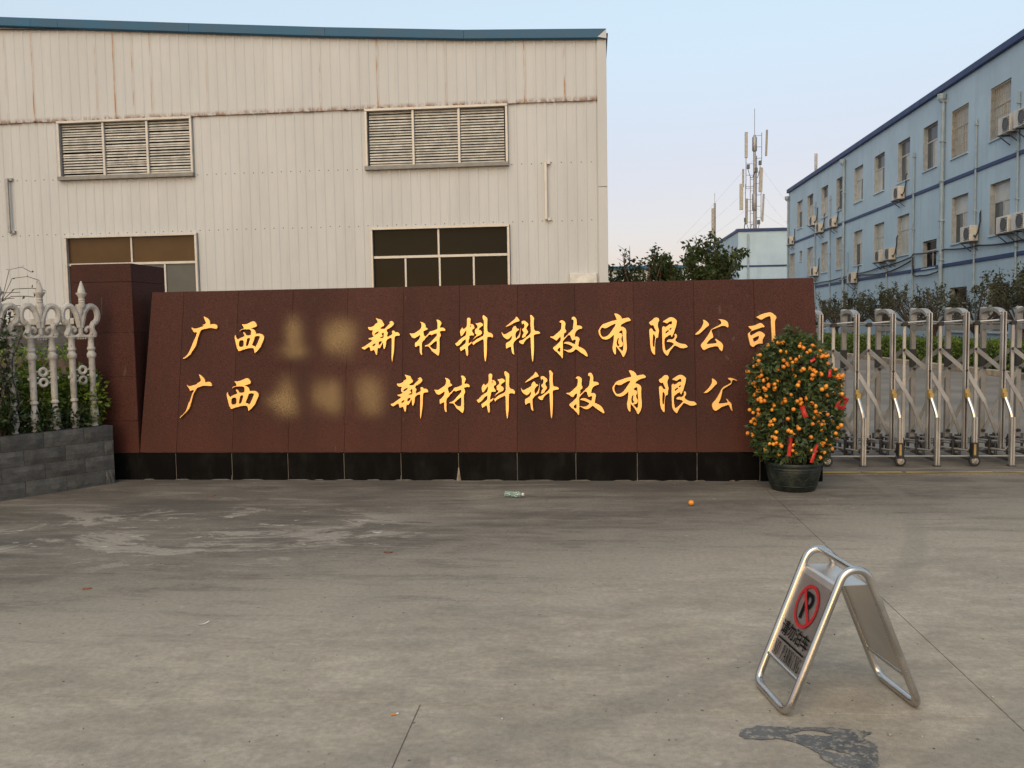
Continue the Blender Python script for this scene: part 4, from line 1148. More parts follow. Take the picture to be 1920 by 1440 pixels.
 ('-483,1561 -460,1580 -429,1578 -403,1557 -408,1523 -414,1439 -385,1450 -351,1434 -333,1400 -328,1366 -340,1347 -374,1332 -378,1302 -363,1271 -337,1240 -341,1211 -386,1214 -432,1207 -434,1157 -452,1097 -456,1051 -418,1070 -383,1093 -384,1066 -403,1039 -464,994 -464,937 -459,853 -465,796 -484,793 -503,823 -514,884 -525,949 -563,919 -613,889 -624,915 -635,969 -601,988 -547,1029 -513,1063 -509,1105 -512,1139 -569,1098 -608,1045 -646,1011 -688,993 -711,1015 -730,1053 -691,1068 -638,1129 -576,1174 -512,1211 -500,1265 -496,1325 -523,1288 -561,1235 -584,1203 -611,1201 -622,1250 -627,1300 -606,1342 -575,1383 -560,1353 -541,1349 -488,1394 -483,1478;-310,1464 -263,1464 -218,1479 -180,1468 -150,1436 -154,1414 -188,1391 -226,1361 -241,1331 -204,1319 -181,1292 -174,1262 -193,1228 -235,1209 -273,1190 -311,1168 -357,1125 -363,1130 -333,1172 -280,1225 -303,1244 -322,1252 -323,1331 -294,1350 -268,1377 -267,1407 -298,1438;-168,1604 -141,1632 -118,1611 -77,1580 -62,1549 -66,1451 -71,1314 -38,1268 0,1266 38,1237 49,1207 45,1161 15,1173 -31,1181 -72,1170 -77,1033 -78,881 -86,806 -102,677 -118,673 -128,730 -138,806 -142,958 -144,1144 -205,1110 -281,1073 -327,1043 -350,1012 -369,1035 -378,1062 -363,1081 -334,1096 -296,1134 -220,1171 -140,1212 -139,1337 -138,1489 -138,1512 -157,1535', '-415,1420 -402,1424 -399,1408 -410,1382 -415,1386'),
 ('246,1398 269,1420 343,1480 432,1555 450,1597 465,1604 491,1577 526,1528 520,1505 483,1498 416,1472 342,1427 283,1401 250,1390;401,1400 434,1413 456,1392 465,1358 489,1359 515,1346 503,1320 466,1297 448,1267 436,1222 447,1176 449,1154 488,1199 518,1251 529,1319 539,1380 546,1357 540,1282 532,1198 509,1164 458,1131 421,1093 395,1052 398,980 404,889 415,828 404,822 367,859 357,920 350,988 310,977 280,962 265,943 250,958 243,1004 251,1064 288,1083 333,1109 362,1154 370,1215 326,1162 289,1136 252,1148 208,1178 175,1232 163,1289 168,1296 186,1262 219,1235 290,1276 371,1317 379,1359;556,1486 571,1512 608,1519 644,1504 688,1462 701,1428 680,1401 654,1364 665,1333 692,1295 686,1273 657,1235 634,1190 605,1171 572,1164 565,1183 583,1236 609,1273 584,1296 566,1342 607,1368 618,1409 611,1447 596,1459 582,1448 574,1425 567,1455;726,1620 748,1635 777,1616 813,1566 806,1529 801,1453 811,1317 855,1305 903,1293 926,1270 920,1248 862,1241 811,1230 799,1188 806,1075 800,886 792,758 780,679 766,679 755,751 746,887 739,1038 737,1189 693,1159 649,1129 612,1077 593,1035 567,1039 531,1055 505,1085 516,1111 575,1122 634,1167 686,1208 730,1250 741,1280 739,1378 732,1439 740,1491 737,1582', ''),
 ('1257,1465 1265,1488 1295,1506 1332,1501 1362,1479 1380,1449 1380,1412 1372,1374 1375,1322 1393,1299 1389,1254 1352,1240 1348,1202 1336,1142 1374,1172 1449,1246 1523,1320 1527,1373 1539,1440 1540,1492 1525,1519 1514,1504 1499,1523 1503,1556 1533,1579 1570,1567 1599,1522 1608,1477 1604,1394 1650,1398 1694,1385 1716,1356 1708,1330 1657,1323 1612,1297 1582,1260 1567,1215 1565,1167 1596,1178 1633,1166 1659,1132 1654,1095 1639,1035 1628,979 1683,956 1742,922 1771,892 1793,855 1818,795 1814,766 1784,773 1740,806 1667,855 1586,923 1556,894 1512,860 1460,849 1415,861 1379,887 1330,906 1334,919 1379,906 1423,902 1475,917 1513,950 1520,969 1476,995 1417,1022 1343,1034 1337,1045 1373,1067 1417,1073 1476,1059 1528,1032 1561,1017 1573,1058 1582,1110 1536,1103 1515,1087 1492,1126 1479,1164 1472,1197 1430,1203 1388,1153 1340,1101 1325,1079 1326,948 1324,798 1318,734 1303,738 1281,776 1237,817 1200,866 1170,877 1141,911 1123,938 1134,964 1179,994 1231,1046 1276,1090 1281,1173 1240,1143 1202,1089 1172,1102 1113,1144 1072,1156 1069,1178 1099,1182 1128,1178 1196,1233 1286,1315 1294,1375 1298,1427 1291,1461 1272,1454', '1269,959 1268,866 1239,873 1214,894 1215,911 1238,937'),
 ('2298,1604 2316,1617 2361,1607 2406,1585 2443,1548 2454,1507 2495,1514 2562,1528 2592,1526 2622,1501 2635,1479 2621,1457 2569,1451 2501,1422 2449,1393 2426,1353 2463,1352 2500,1334 2534,1304 2544,1263 2540,1182 2542,1072 2553,962 2548,888 2525,815 2483,743 2457,760 2435,816 2399,875 2354,926 2329,963 2331,890 2329,805 2312,793 2286,824 2264,883 2257,949 2277,1037 2285,1126 2290,1192 2252,1155 2207,1119 2146,1094 2094,1096 2049,1113 2012,1157 1986,1209 1975,1268 1991,1305 2014,1334 2037,1378 2067,1400 2135,1425 2225,1458 2315,1479 2353,1490 2331,1538', '2036,1323 2062,1338 2089,1323 2134,1319 2179,1340 2254,1384 2333,1411 2314,1368 2268,1303 2238,1259 2185,1193 2140,1160 2079,1146 2042,1168 2019,1224 2017,1283;2391,1234 2417,1261 2459,1280 2462,1242 2472,1109 2478,999 2474,904 2458,868 2436,882 2403,919 2381,937 2422,942 2459,959 2473,999 2469,1036 2445,1073 2440,1110 2457,1154 2462,1190 2443,1216 2417,1224;2364,1107 2392,1128 2378,1081 2374,1037 2385,1000 2400,1003 2396,981 2371,959 2351,993 2344,1044'),
 ('2878,1412 2888,1427 2945,1462 2981,1505 3016,1512 3058,1507 3078,1464 3075,1443 3054,1407 3050,1356 3060,1298 3075,1255 3062,1211 3058,1153 3047,1112 3015,1114 3004,1060 2993,980 2992,879 2991,800 2984,778 2952,800 2918,858 2901,952 2895,1061 2886,1169 2883,1278 2908,1300 2936,1299 2954,1263 2978,1237 3013,1241 2993,1284 2972,1328 2962,1364 2930,1354 2898,1372;3138,1420 3163,1449 3220,1481 3269,1512 3311,1516 3360,1498 3412,1447 3408,1418 3397,1346 3375,1288 3354,1209 3332,1166 3314,1126 3300,1133 3287,1173 3251,1155 3188,1109 3177,1095 3169,1022 3175,936 3192,863 3220,874 3270,913 3319,964 3348,992 3313,1018 3271,1029 3215,1033 3219,1065 3265,1087 3321,1079 3356,1108 3367,1140 3357,1180 3381,1195 3406,1172 3409,1122 3384,1093 3376,1061 3411,1028 3481,998 3561,991 3592,965 3609,936 3592,918 3508,903 3459,916 3403,945 3361,963 3326,920 3269,848 3229,755 3205,769 3156,820 3132,885 3129,987 3128,1095 3125,1203 3127,1319 3159,1348 3183,1319 3225,1344 3268,1379 3303,1375 3316,1382 3314,1433 3289,1433 3247,1408 3226,1391 3198,1402 3163,1413', '2958,1176 2969,1183 2981,1158 2998,1125 2989,1060 2976,952 2968,933 2952,959 2948,1024 2951,1111;3190,1225 3217,1245 3238,1264 3259,1247 3231,1226 3197,1196;3263,1278 3281,1295 3302,1312 3305,1296 3293,1274 3281,1270'),
 ('4817,1461 4847,1468 4907,1503 4983,1533 5088,1555 5125,1553 5177,1523 5221,1480 5240,1441 5213,1391 5205,1345 5206,1190 5212,1035 5214,957 5198,841 5114,749 5070,780 5131,880 5132,958 5131,1113 5121,1268 5119,1407 5109,1470 5064,1466 5004,1440 4943,1401 4913,1400 4861,1433;4662,1272 4724,1272 4799,1286 4852,1313 4897,1336 4942,1324 4987,1277 4998,1246 4949,1242 4888,1220 4828,1201 4760,1178 4715,1155 4692,1124 4710,1070 4767,1100 4835,1142 4888,1163 4947,1141 5003,1091 4995,1060 4968,1021 4949,975 4955,897 4907,901 4839,890 4771,836 4741,830 4696,868 4682,938 4661,1039 4650,1086 4662,1124 4707,1159 4734,1186 4708,1209 4678,1233', '4754,1015 4819,1038 4871,1068 4875,1030 4855,983 4810,956 4772,941 4761,976'),
 ('3902,1440 3934,1429 3976,1396 4003,1358 4002,1331 3959,1293 3905,1234 3851,1186 3808,1154 3739,1152 3761,1174 3831,1240 3880,1305 3907,1370;4200,1443 4269,1444 4353,1419 4387,1389 4379,1376 4332,1403 4290,1396 4278,1323 4203,1280 4118,1227 4102,1205 4096,1151 4062,1021 4019,946 4093,951 4199,964 4194,988 4169,1037 4185,1042 4221,993 4273,944 4278,879 4291,803 4277,795 4246,852 4215,923 4162,902 4092,880 4017,827 3969,800 3927,822 3896,893 3902,947 3977,1033 4032,1119 4081,1222 4129,1275 4204,1313 4268,1350 4268,1382 4226,1410', ''),
]

# ------------------------------------------------------------------ granite sign wall
SP = (-0.775, 8.539, 0)
SYAW = -0.0183
FH, Z0, TILT = 1.6837, .282, math.atan2(.15, 1.677)
def build_sign():
    s = thing('sign_wall', 'long low reddish-brown granite sign wall with gold Chinese characters', 'sign wall', SP, SYAW)
    bot = [-3.940, -3.537, -2.930, -2.330, -1.738, -1.144, -.553, .039, .624, 1.226, 1.803, 2.402, 2.985]
    top = [-3.806, -3.454, -2.861, -2.271, -1.689, -1.110, -.533, .051, .627, 1.200, 1.786, 2.362, 2.931]
    tz = lambda t: Z0 + t * math.cos(TILT)
    ty = lambda t: .02 + t * math.sin(TILT)
    core = MB()
    c = .022
    vs = [(bot[0] + .02, .012 + c, .02), (bot[-1] - .02, .012 + c, .02), (top[-1] - .02, ty(FH) + c, tz(FH) - .02), (top[0] + .02, ty(FH) + c, tz(FH) - .02),
          (bot[0] + .02, .60, .02), (bot[-1] - .02, .60, .02), (top[-1] - .02, .47, tz(FH) - .02), (top[0] + .02, .47, tz(FH) - .02)]
    core.add(vs, [(0, 1, 2, 3), (5, 4, 7, 6), (3, 2, 6, 7), (4, 0, 3, 7), (1, 5, 6, 2), (4, 5, 1, 0)])
    core.build('masonry_core', 'mortar', s)
    def slab(name, mat, quadf, thick, g=.0009, ch=.0016):
        """four corners on the face plane (x, t) -> a thin slab with eased edges"""
        (x0, t0), (x1, t1), (x2, t2), (x3, t3) = quadf
        def P(x, t, d):
            return (x, ty(t) + d * math.cos(TILT), tz(t) - d * math.sin(TILT))
        o = [(x0 + g, t0 + g), (x1 - g, t1 + g), (x2 - g, t2 - g), (x3 + g, t3 - g)]
        i = [(x0 + g + ch, t0 + g + ch), (x1 - g - ch, t1 + g + ch), (x2 - g - ch, t2 - g - ch), (x3 + g + ch, t3 - g - ch)]
        vs = [P(*q, 0) for q in i] + [P(*q, ch) for q in o] + [P(*q, thick) for q in o]
        fs = [(0, 1, 2, 3)]
        for k in range(4):
            j = (k + 1) % 4
            fs += [(4 + k, 4 + j, j, k), (8 + k, 8 + j, 4 + j, 4 + k)]
        m_ = MB()
        m_.add(vs, fs)
        return m_.build(name, mat, s)
    rg = random.Random(3)
    for i in range(12):
        e = rg.uniform(-.0012, .0012)
        o = slab('granite_panel', 'red_granite', [(bot[i], 0), (bot[i + 1], 0), (top[i + 1], FH), (top[i], FH)], .024)
        o.location = (0, e, 0)
    m_ = MB()                                               # side cheeks and capping
    m_.add([(bot[0] - .001, .03, Z0), (top[0] - .001, ty(FH) + .008, tz(FH)), (top[0] - .001, .49, tz(FH)), (bot[0] - .001, .62, Z0),
            (bot[0] + .018, .03, Z0), (top[0] + .018, ty(FH) + .008, tz(FH)), (top[0] + .018, .49, tz(FH)), (bot[0] + .018, .62, Z0)],
           [(0, 1, 2, 3), (7, 6, 5, 4), (0, 4, 5, 1), (1, 5, 6, 2), (2, 6, 7, 3), (3, 7, 4, 0)])
    m_.build('side_cheek', 'red_granite', s)
    m_ = MB()
    m_.add([(bot[-1] + .001, .03, Z0), (top[-1] + .001, ty(FH) + .008, tz(FH)), (top[-1] + .001, .49, tz(FH)), (bot[-1] + .001, .62, Z0),
            (bot[-1] - .018, .03, Z0), (top[-1] - .018, ty(FH) + .008, tz(FH)), (top[-1] - .018, .49, tz(FH)), (bot[-1] - .018, .62, Z0)],
           [(3, 2, 1, 0), (4, 5, 6, 7), (1, 5, 4, 0), (2, 6, 5, 1), (3, 7, 6, 2), (0, 4, 7, 3)])
    m_.build('side_cheek', 'red_granite', s)
    m_ = MB()
    m_.box(top[0] + .003, top[-1] - .003, ty(FH) + .004, .488, tz(FH) - .018, tz(FH) - .001)
    m_.build('capping', 'red_granite', s)
    bb = [-3.936, -3.537, -2.928, -2.329, -1.737, -1.144, -.553, .039, .623, 1.225, 1.802, 2.401, 2.993]
    for a, b in zip(bb, bb[1:]):
        m_ = MB()
        m_.cbox(a + .003, b - .003, rg.uniform(-.001, .001), .03, -.02, Z0 - .003, .002)
        m_.build('black_base_block', 'black_granite', s)
    for a in bb[1:-1]:
        MB().box(a - .0032, a + .0032, .0035, .02, 0, Z0 - .006).build('grout_joint', 'dirt', s)
    m_ = MB()
    m_.cbox(bb[-1] - .03, bb[-1] + .002, .031, .6, -.02, Z0 - .003, .003)
    m_.build('black_base_block', 'black_granite', s)
    w = MB()                                               # dried grout wept out of a base joint and along the foot
    for x, h, wd in ((-.553, .13, .022), (-1.144, .05, .008), (-2.93, .05, .008), (1.225, .03, .006)):
        w.add([(x - wd, -.012, .001), (x + wd, -.012, .001), (x + wd * .2, -.0015, h), (x - wd * .2, -.0015, h), (x, -.03, .001)], [(0, 4, 3), (4, 1, 2), (4, 2, 3)])
    w.build('grout_weeps', 'mortar', s)
    w = MB()
    x = -3.9
    while x < 2.3:
        l = rg.uniform(.05, .3)
        d = rg.uniform(.006, .02)
        w.add([(x, 0, .0015), (x + l, 0, .0015), (x + l * .8, -d, .0015), (x + l * .2, -d * .8, .0015), (x + l * .8, 0, .01), (x + l * .2, 0, .008)], [(3, 2, 4, 5), (0, 3, 5), (2, 1, 4)])
        x += l + rg.uniform(0, .25)
    w.build('foot_grime', 'dirt', s)

    # raised characters
    def parse(txt):
        return [[tuple(int(c) / 2000 for c in q.split(',')) for q in lp.split(' ')] for lp in txt.split(';')] if txt else []
    def area(l):
        return sum(a[0] * b[1] - b[0] * a[1] for a, b in zip(l, l[1:] + l[:1])) / 2
    def chaikin(l):
        o = []
        for a, b in zip(l, l[1:] + l[:1]):
            o.append((a[0] * .78 + b[0] * .22, a[1] * .78 + b[1] * .22))
            o.append((a[0] * .22 + b[0] * .78, a[1] * .22 + b[1] * .78))
        return o
    def inset(l, d):
        o = []
        n = len(l)
        for i in range(n):
            a, p, b = Vector(l[i - 1]), Vector(l[i]), Vector(l[(i + 1) % n])
            e1, e2 = (p - a), (b - p)
            if e1.length < 1e-7 or e2.length < 1e-7:
                o.append(p)
                continue
            n1 = Vector((-e1.y, e1.x)).normalized()
            n2 = Vector((-e2.y, e2.x)).normalized()
            m = n1 + n2
            m = m.normalized() if m.length > .3 else n1
            o.append(p + m * d)
        return o
    depth = .028
    for oi, (outs, hol) in enumerate(GLYPHS):
        bm = bmesh.new()
        loops = []
        for lp in parse(outs):
            lp = chaikin(lp)
            loops.append(lp if area(lp) > 0 else lp[::-1])
        for lp in parse(hol):
            lp = chaikin(lp)
            loops.append(lp if area(lp) < 0 else lp[::-1])
        front_edges = []
        for lp in loops:
            ins = inset(lp, .0016)
            back = [bm.verts.new((x, .004, t)) for x, t in lp]
            rim = [bm.verts.new((x, -depth + .0018, t)) for x, t in lp]
            frt = [bm.verts.new((p[0], -depth, p[1])) for p in ins]
            n = len(lp)
            for i in range(n):
                j = (i + 1) % n
                bm.faces.new((back[i], back[j], rim[j], rim[i]))
                bm.faces.new((rim[i], rim[j], frt[j], frt[i]))
            for i in range(n):
                e = bm.edges.get((frt[i], frt[(i + 1) % n]))
                front_edges.append(e)
        r_ = bmesh.ops.triangle_fill(bm, use_beauty=True, edges=front_edges)
        for f in r_['geom']:
            if isinstance(f, bmesh.types.BMFace):
                f.normal_update()
                if f.normal.y > 0:
                    f.normal_flip()
        me = bpy.data.meshes.new('gold_character')
        bm.to_mesh(me)
        bm.free()
        me.materials.append(M['gold'])
        o = link('gold_character', me, s, (0, .02, Z0), (-TILT, 0, 0))
    # blurred-out characters: soft gold sheets added in their place
    blobs = [((-2.262, 1.19), [(-.012, .10, .055, .11), (.005, -.02, .06, .13), (-.05, -.155, .085, .05), (.06, -.165, .07, .05)]),
             ((-1.78, 1.18), [(-.06, .02, .10, .12), (.04, .06, .11, .09), (-.09, -.07, .06, .07), (.07, -.06, .07, .14)]),
             ((-2.365, .58), [(.02, .06, .06, .14), (-.01, -.07, .085, .10), (-.10, -.05, .09, .05), (.06, -.14, .08, .06)]),
             ((-1.92, .575), [(-.06, .04, .08, .11), (.04, -.02, .10, .09), (.09, .10, .04, .06), (.09, -.11, .05, .07)]),
             ((-1.475, .60), [(-.01, .08, .095, .10), (.02, -.06, .09, .12), (.04, -.16, .07, .07)])]
    for (cx, ct), gs in blobs:
        n, hw, hh = 28, .29, .30
        vs, amt, fs = [], [], []
        for j in range(n + 1):
            for i in range(n + 1):
                u, v = -hw + 2 * hw * i / n, -hh + 2 * hh * j / n
                a = sum(math.exp(-((u - gx) / sx) ** 2 * .42 - ((v - gy) / sy) ** 2 * .5) for gx, gy, sx, sy in gs)
                edge = max(0, 1 - (u / hw) ** 2) ** .8 * max(0, 1 - (v / hh) ** 2) ** .8
                vs.append((cx + u, -.004, ct + v))
                amt.append(.84 * (1 - math.exp(-a * .5)) * edge)
        for j in range(n):
            for i in range(n):
                k = j * (n + 1) + i
                fs.append((k, k + 1, k + n + 2, k + n + 1))
        me = bpy.data.meshes.new('blurred_gold_smear')
        me.from_pydata(vs, [], fs)
        at = me.attributes.new('amount', 'FLOAT', 'POINT')
        at.data.foreach_set('value', amt)
        me.materials.append(M['smudge'])
        link('blurred_gold_smear', me, s, (0, .02, Z0), (-TILT, 0, 0))['label'] = 'soft gold smear added in place of blurred-out characters'
build_sign()

def build_pillar():
    p = thing('granite_pillar', 'square reddish-brown granite pillar standing behind the left end of the sign wall', 'pillar', (-5.035, 8.97, 0))
    hx, hy = .325, .352
    c = MB()
    c.box(-hx + .02, hx - .02, -hy + .02, hy - .02, 0, 2.23)
    c.build('masonry_core', 'mortar', p)
    zs = [.282, .62, 1.08, 1.54, 2.065, 2.255]
    g = .0015
    for z0, z1 in zip(zs, zs[1:]):
        for sgn in (-1, 1):
            m_ = MB()
            y0, y1 = (-hy, -hy + .022) if sgn < 0 else (hy - .022, hy)
            m_.cbox(-hx, hx, y0, y1, z0 + g, z1 - g, .0025)
            m_.build('granite_panel', 'red_granite', p)
            m_ = MB()
            x0, x1 = (-hx + .001, -hx + .022) if sgn < 0 else (hx - .022, hx - .001)
            m_.cbox(x0, x1, -hy + .0225, hy - .0225, z0 + g + rnd.uniform(-.001, .001), z1 - g, .0025)
            m_.build('granite_panel', 'red_granite', p)
    m_ = MB()
    m_.cbox(-hx + .003, hx - .003, -hy + .023, hy - .023, 2.231, 2.253, .003)
    m_.build('capping', 'red_granite', p)
    m_ = MB()
    m_.cbox(-hx - .003, hx + .003, -hy - .004, hy + .004, -.02, .279, .003)
    m_.build('black_base_block', 'black_granite', p)
build_pillar()

# ------------------------------------------------------------------ planter wall, cast fence and the plants behind it
PA = Vector((-4.888, 8.409, 0))
PROT = math.atan2(-.846, -.533)          # local x runs towards the camera and out of the picture on the left
def build_planter():
    w = thing('planter_wall', 'low grey split-face block wall at the left, under the white fence', 'wall', PA, PROT)
    zs = [-.02, .150, .298, .447, .597]
    rg = random.Random(8)
    for ci, (z0, z1) in enumerate(zip(zs, zs[1:])):
        x = -.02
        first = True
        while x < 2.3:
            L = .388
            if first:
                L = (.10, .30, .10, .30)[ci]
            g = .002
            n = 4
            y1 = rg.uniform(-.003, .003)
            m_ = MB()
            # split face: a coarse grid on the front pushed in and out
            nx, nz = 5, 3
            vs = []
            for k in range(nz + 1):
                for i in range(nx + 1):
                    fx, fz = i / nx, k / nz
                    edge = i in (0, nx) or k in (0, nz)
                    dy = 0 if edge else rg.uniform(.004, .016)
                    vs.append((x + g + (L - 2 * g) * fx, y1 + dy, z0 + g + (z1 - z0 - 2 * g) * fz))
            fs = []
            for k in range(nz):
                for i in range(nx):
                    a = k * (nx + 1) + i
                    fs.append((a, a + nx + 1, a + nx + 2, a + 1))
            m_.add(vs, fs)
            o_ = len(m_.v)
            c4 = [vs[0], vs[nx], vs[-1], vs[nz * (nx + 1)]]
            m_.add(c4 + [(q[0], -.22, q[2]) for q in c4], [(0, 1, 5, 4), (1, 2, 6, 5), (2, 3, 7, 6), (3, 0, 4, 7), (4, 5, 6, 7)])
            m_.build('block', 'block', w)
            x += L
            first = False
    c = MB()
    c.box(-.015, 2.3, -.21, -.012, 0, .590)
    c.build('mortar_core', 'mortar', w)
    so = MB()
    so.box(-.3, 2.3, -1.5, -.222, 0, .52)
    so.build('soil', 'soil', w)
build_planter()

def build_fence():
    f = thing('ornamental_fence', 'weathered white cast-concrete fence with spear finials on the grey block wall', 'fence', PA + Vector((0, 0, .597)), PROT)
    rg = random.Random(2)
    B = lambda z: z - .597
    prof = [(.030, .597), (.036, .606), (.026, .622), (.030, .640), (.043, .675), (.046, .70), (.040, .76), (.026, .835), (.024, .855), (.038, .868), (.038, .885), (.026, .90),
            (.031, .915), (.031, 1.105), (.031, 1.285), (.034, 1.29), (.045, 1.305), (.045, 1.335), (.034, 1.35), (.030, 1.365), (.040, 1.378), (.040, 1.395), (.030, 1.41), (.028, 1.48), (.045, 1.505)]
    bal = MB()
    bal.lathe([(r, B(z)) for r, z in prof], 10)
    bal_me = bal.mesh('baluster', 'cast', True)
    kn = MB()
    kn.lathe([(.0, B(1.09)), (.012, B(1.095)), (.016, B(1.108)), (.012, B(1.121)), (.0, B(1.126))], 8, cap=False)
    kn_me = kn.mesh('side_knob', 'cast', True)
    fin = MB()
    fin.lathe([(.03, B(1.80)), (.034, B(1.835)), (.026, B(1.84)), (.032, B(1.852)), (.026, B(1.864)), (.032, B(1.876)), (.026, B(1.888)), (.034, B(1.91)), (.054, B(1.936)), (.054, B(1.944)),
               (.036, B(1.948)), (.036, B(1.962)), (.030, B(1.985)), (.014, B(2.04)), (.004, B(2.064))], 10)
    fin_me = fin.mesh('finial', 'cast', True)
    stem = MB()
    stem.lathe([(.014, B(1.50)), (.024, B(1.56)), (.020, B(1.63)), (.026, B(1.72)), (.042, B(1.80)), (.034, B(1.83))], 10)
    stem_me = stem.mesh('fluted_stem', 'cast', True)
    def smooth(pts):
        out = []
        P = [pts[0]] + pts + [pts[-1]]
        for i in range(1, len(P) - 2):
            p0, p1, p2, p3 = (Vector(q) for q in P[i - 1:i + 3])
            for k in range(5):
                t = k / 5
                out.append(.5 * ((2 * p1) + (p2 - p0) * t + (2 * p0 - 5 * p1 + 4 * p2 - p3) * t * t + (3 * p1 - p0 - 3 * p2 + p3) * t ** 3))
        out.append(Vector(pts[-1]))
        return out
    arch = [(.012, 1.60), (.022, 1.68), (.045, 1.755), (.085, 1.805), (.125, 1.81), (.160, 1.785), (.176, 1.735), (.172, 1.685), (.150, 1.650), (.115, 1.640)]
    low = [(.150, 1.655), (.120, 1.625), (.115, 1.585), (.135, 1.540), (.142, 1.512)]
    curl = [(.012, 1.535), (.035, 1.512), (.070, 1.508), (.100, 1.525), (.112, 1.560), (.098, 1.592), (.068, 1.597), (.052, 1.575), (.064, 1.556)]
    def scroll(sg):
        m_ = MB()
        for path, r in ((arch, .030), (low, .028), (curl, .019)):
            pts = smooth([(sg * x, 0, B(z)) for x, z in path])
            rr = [r * (1.0 if 2 < i < len(pts) - 3 else .8) for i in range(len(pts))]
            m_.tube(pts, rr, 8)
        return m_.mesh('scroll', 'cast', True)
    sc = (scroll(1), scroll(-1))
    bb = MB()
    bb.cbox(-.15, .15, -.022, .022, B(1.498), B(1.518), .006)
    for i in range(4):
        bb.cbox(-.045 + i * .024, -.030 + i * .024, -.02, .02, B(1.482), B(1.4985), .003)
    bb_me = bb.mesh('scroll_base', 'cast')
    rings = MB()
    for z in (1.172, 1.070):
        pts = [(.034 * math.cos(a * math.pi / 10), 0, B(z) + .034 * math.sin(a * math.pi / 10)) for a in range(20)]
        rings.tube(pts, .0155, 8, closed=True)
    for z in (1.178, 1.118, 1.065):
        rings.tube([(-.085, 0, B(z)), (-.045, 0, B(z))], .010, 6)
        rings.tube([(.085, 0, B(z)), (.045, 0, B(z))], .010, 6)
    ring_me = rings.mesh('ring_pair', 'cast', True)
    for k in range(5):
        a0 = .205 + k * .385
        y = -.11
        for dx in (-.098, .098):
            link('baluster', bal_me, f, (a0 + dx, y, 0), (0, 0, rg.uniform(0, 3)))
            link('side_knob', kn_me, f, (a0 + dx * 1.36, y, 0))
        link('finial', fin_me, f, (a0, y, 0), (rg.uniform(-.015, .015), rg.uniform(-.015, .015), 0))
        link('fluted_stem', stem_me, f, (a0, y, 0))
        link('scroll', sc[0], f, (a0, y, 0))
        link('scroll', sc[1], f, (a0, y, 0))
        link('scroll_base', bb_me, f, (a0, y, 0))
        link('ring_pair', ring_me, f, (a0, y, 0))
build_fence()

def to_world(x, y, z):
    c, s = math.cos(PROT), math.sin(PROT)
    return Vector((PA.x + c * x - s * y, PA.y + s * x + c * y, z))

def bush(name, label, cat, loc, rad, n, size, mat, seed, group=None, stems=7, hollow=.35, wid=.55, stem_h=.0, jag=.25):
    """leafy shrub: foliage scattered in lumps through an ellipsoid, thin stems inside"""
    rg = random.Random(seed)
    t = thing(name, label, cat, loc, 0, group)
    lumps = [(rvec(rg), rg.uniform(1 - jag, 1 + jag)) for _ in range(14)]
    mb = MB()
    for i in range(n):
        d = rvec(rg)
        k = max(lumps, key=lambda q: q[0].dot(d))
        r = (hollow + (1 - hollow) * rg.random() ** .45) * k[1]
        p = Vector((d.x * rad[0] * r, d.y * rad[1] * r, stem_h + rad[2] + d.z * rad[2] * r))
        if p.z < .02:
            p.z = rg.uniform(.02, .12)
        leaf_faces(mb, p, d + rvec(rg) * .9 + Vector((0, 0, .15)), size * rg.uniform(.6, 1.25), wid, rg)
    stuff(mb.build('foliage', mat, t))
    sm = MB()
    for i in range(stems):
        d = rvec(rg)
        q = Vector((d.x * rad[0] * .7, d.y * rad[1] * .7, stem_h + rad[2] * (1.2 + .5 * abs(d.z))))
        b = Vector((d.x * rad[0] * .15, d.y * rad[1] * .15, -.02))
        m = b.lerp(q, .5) + rvec(rg) * .04
        sm.tube([b, m, q], [.012, .009, .004], 5)
    sm.build('stems', 'twig', t)
    return t

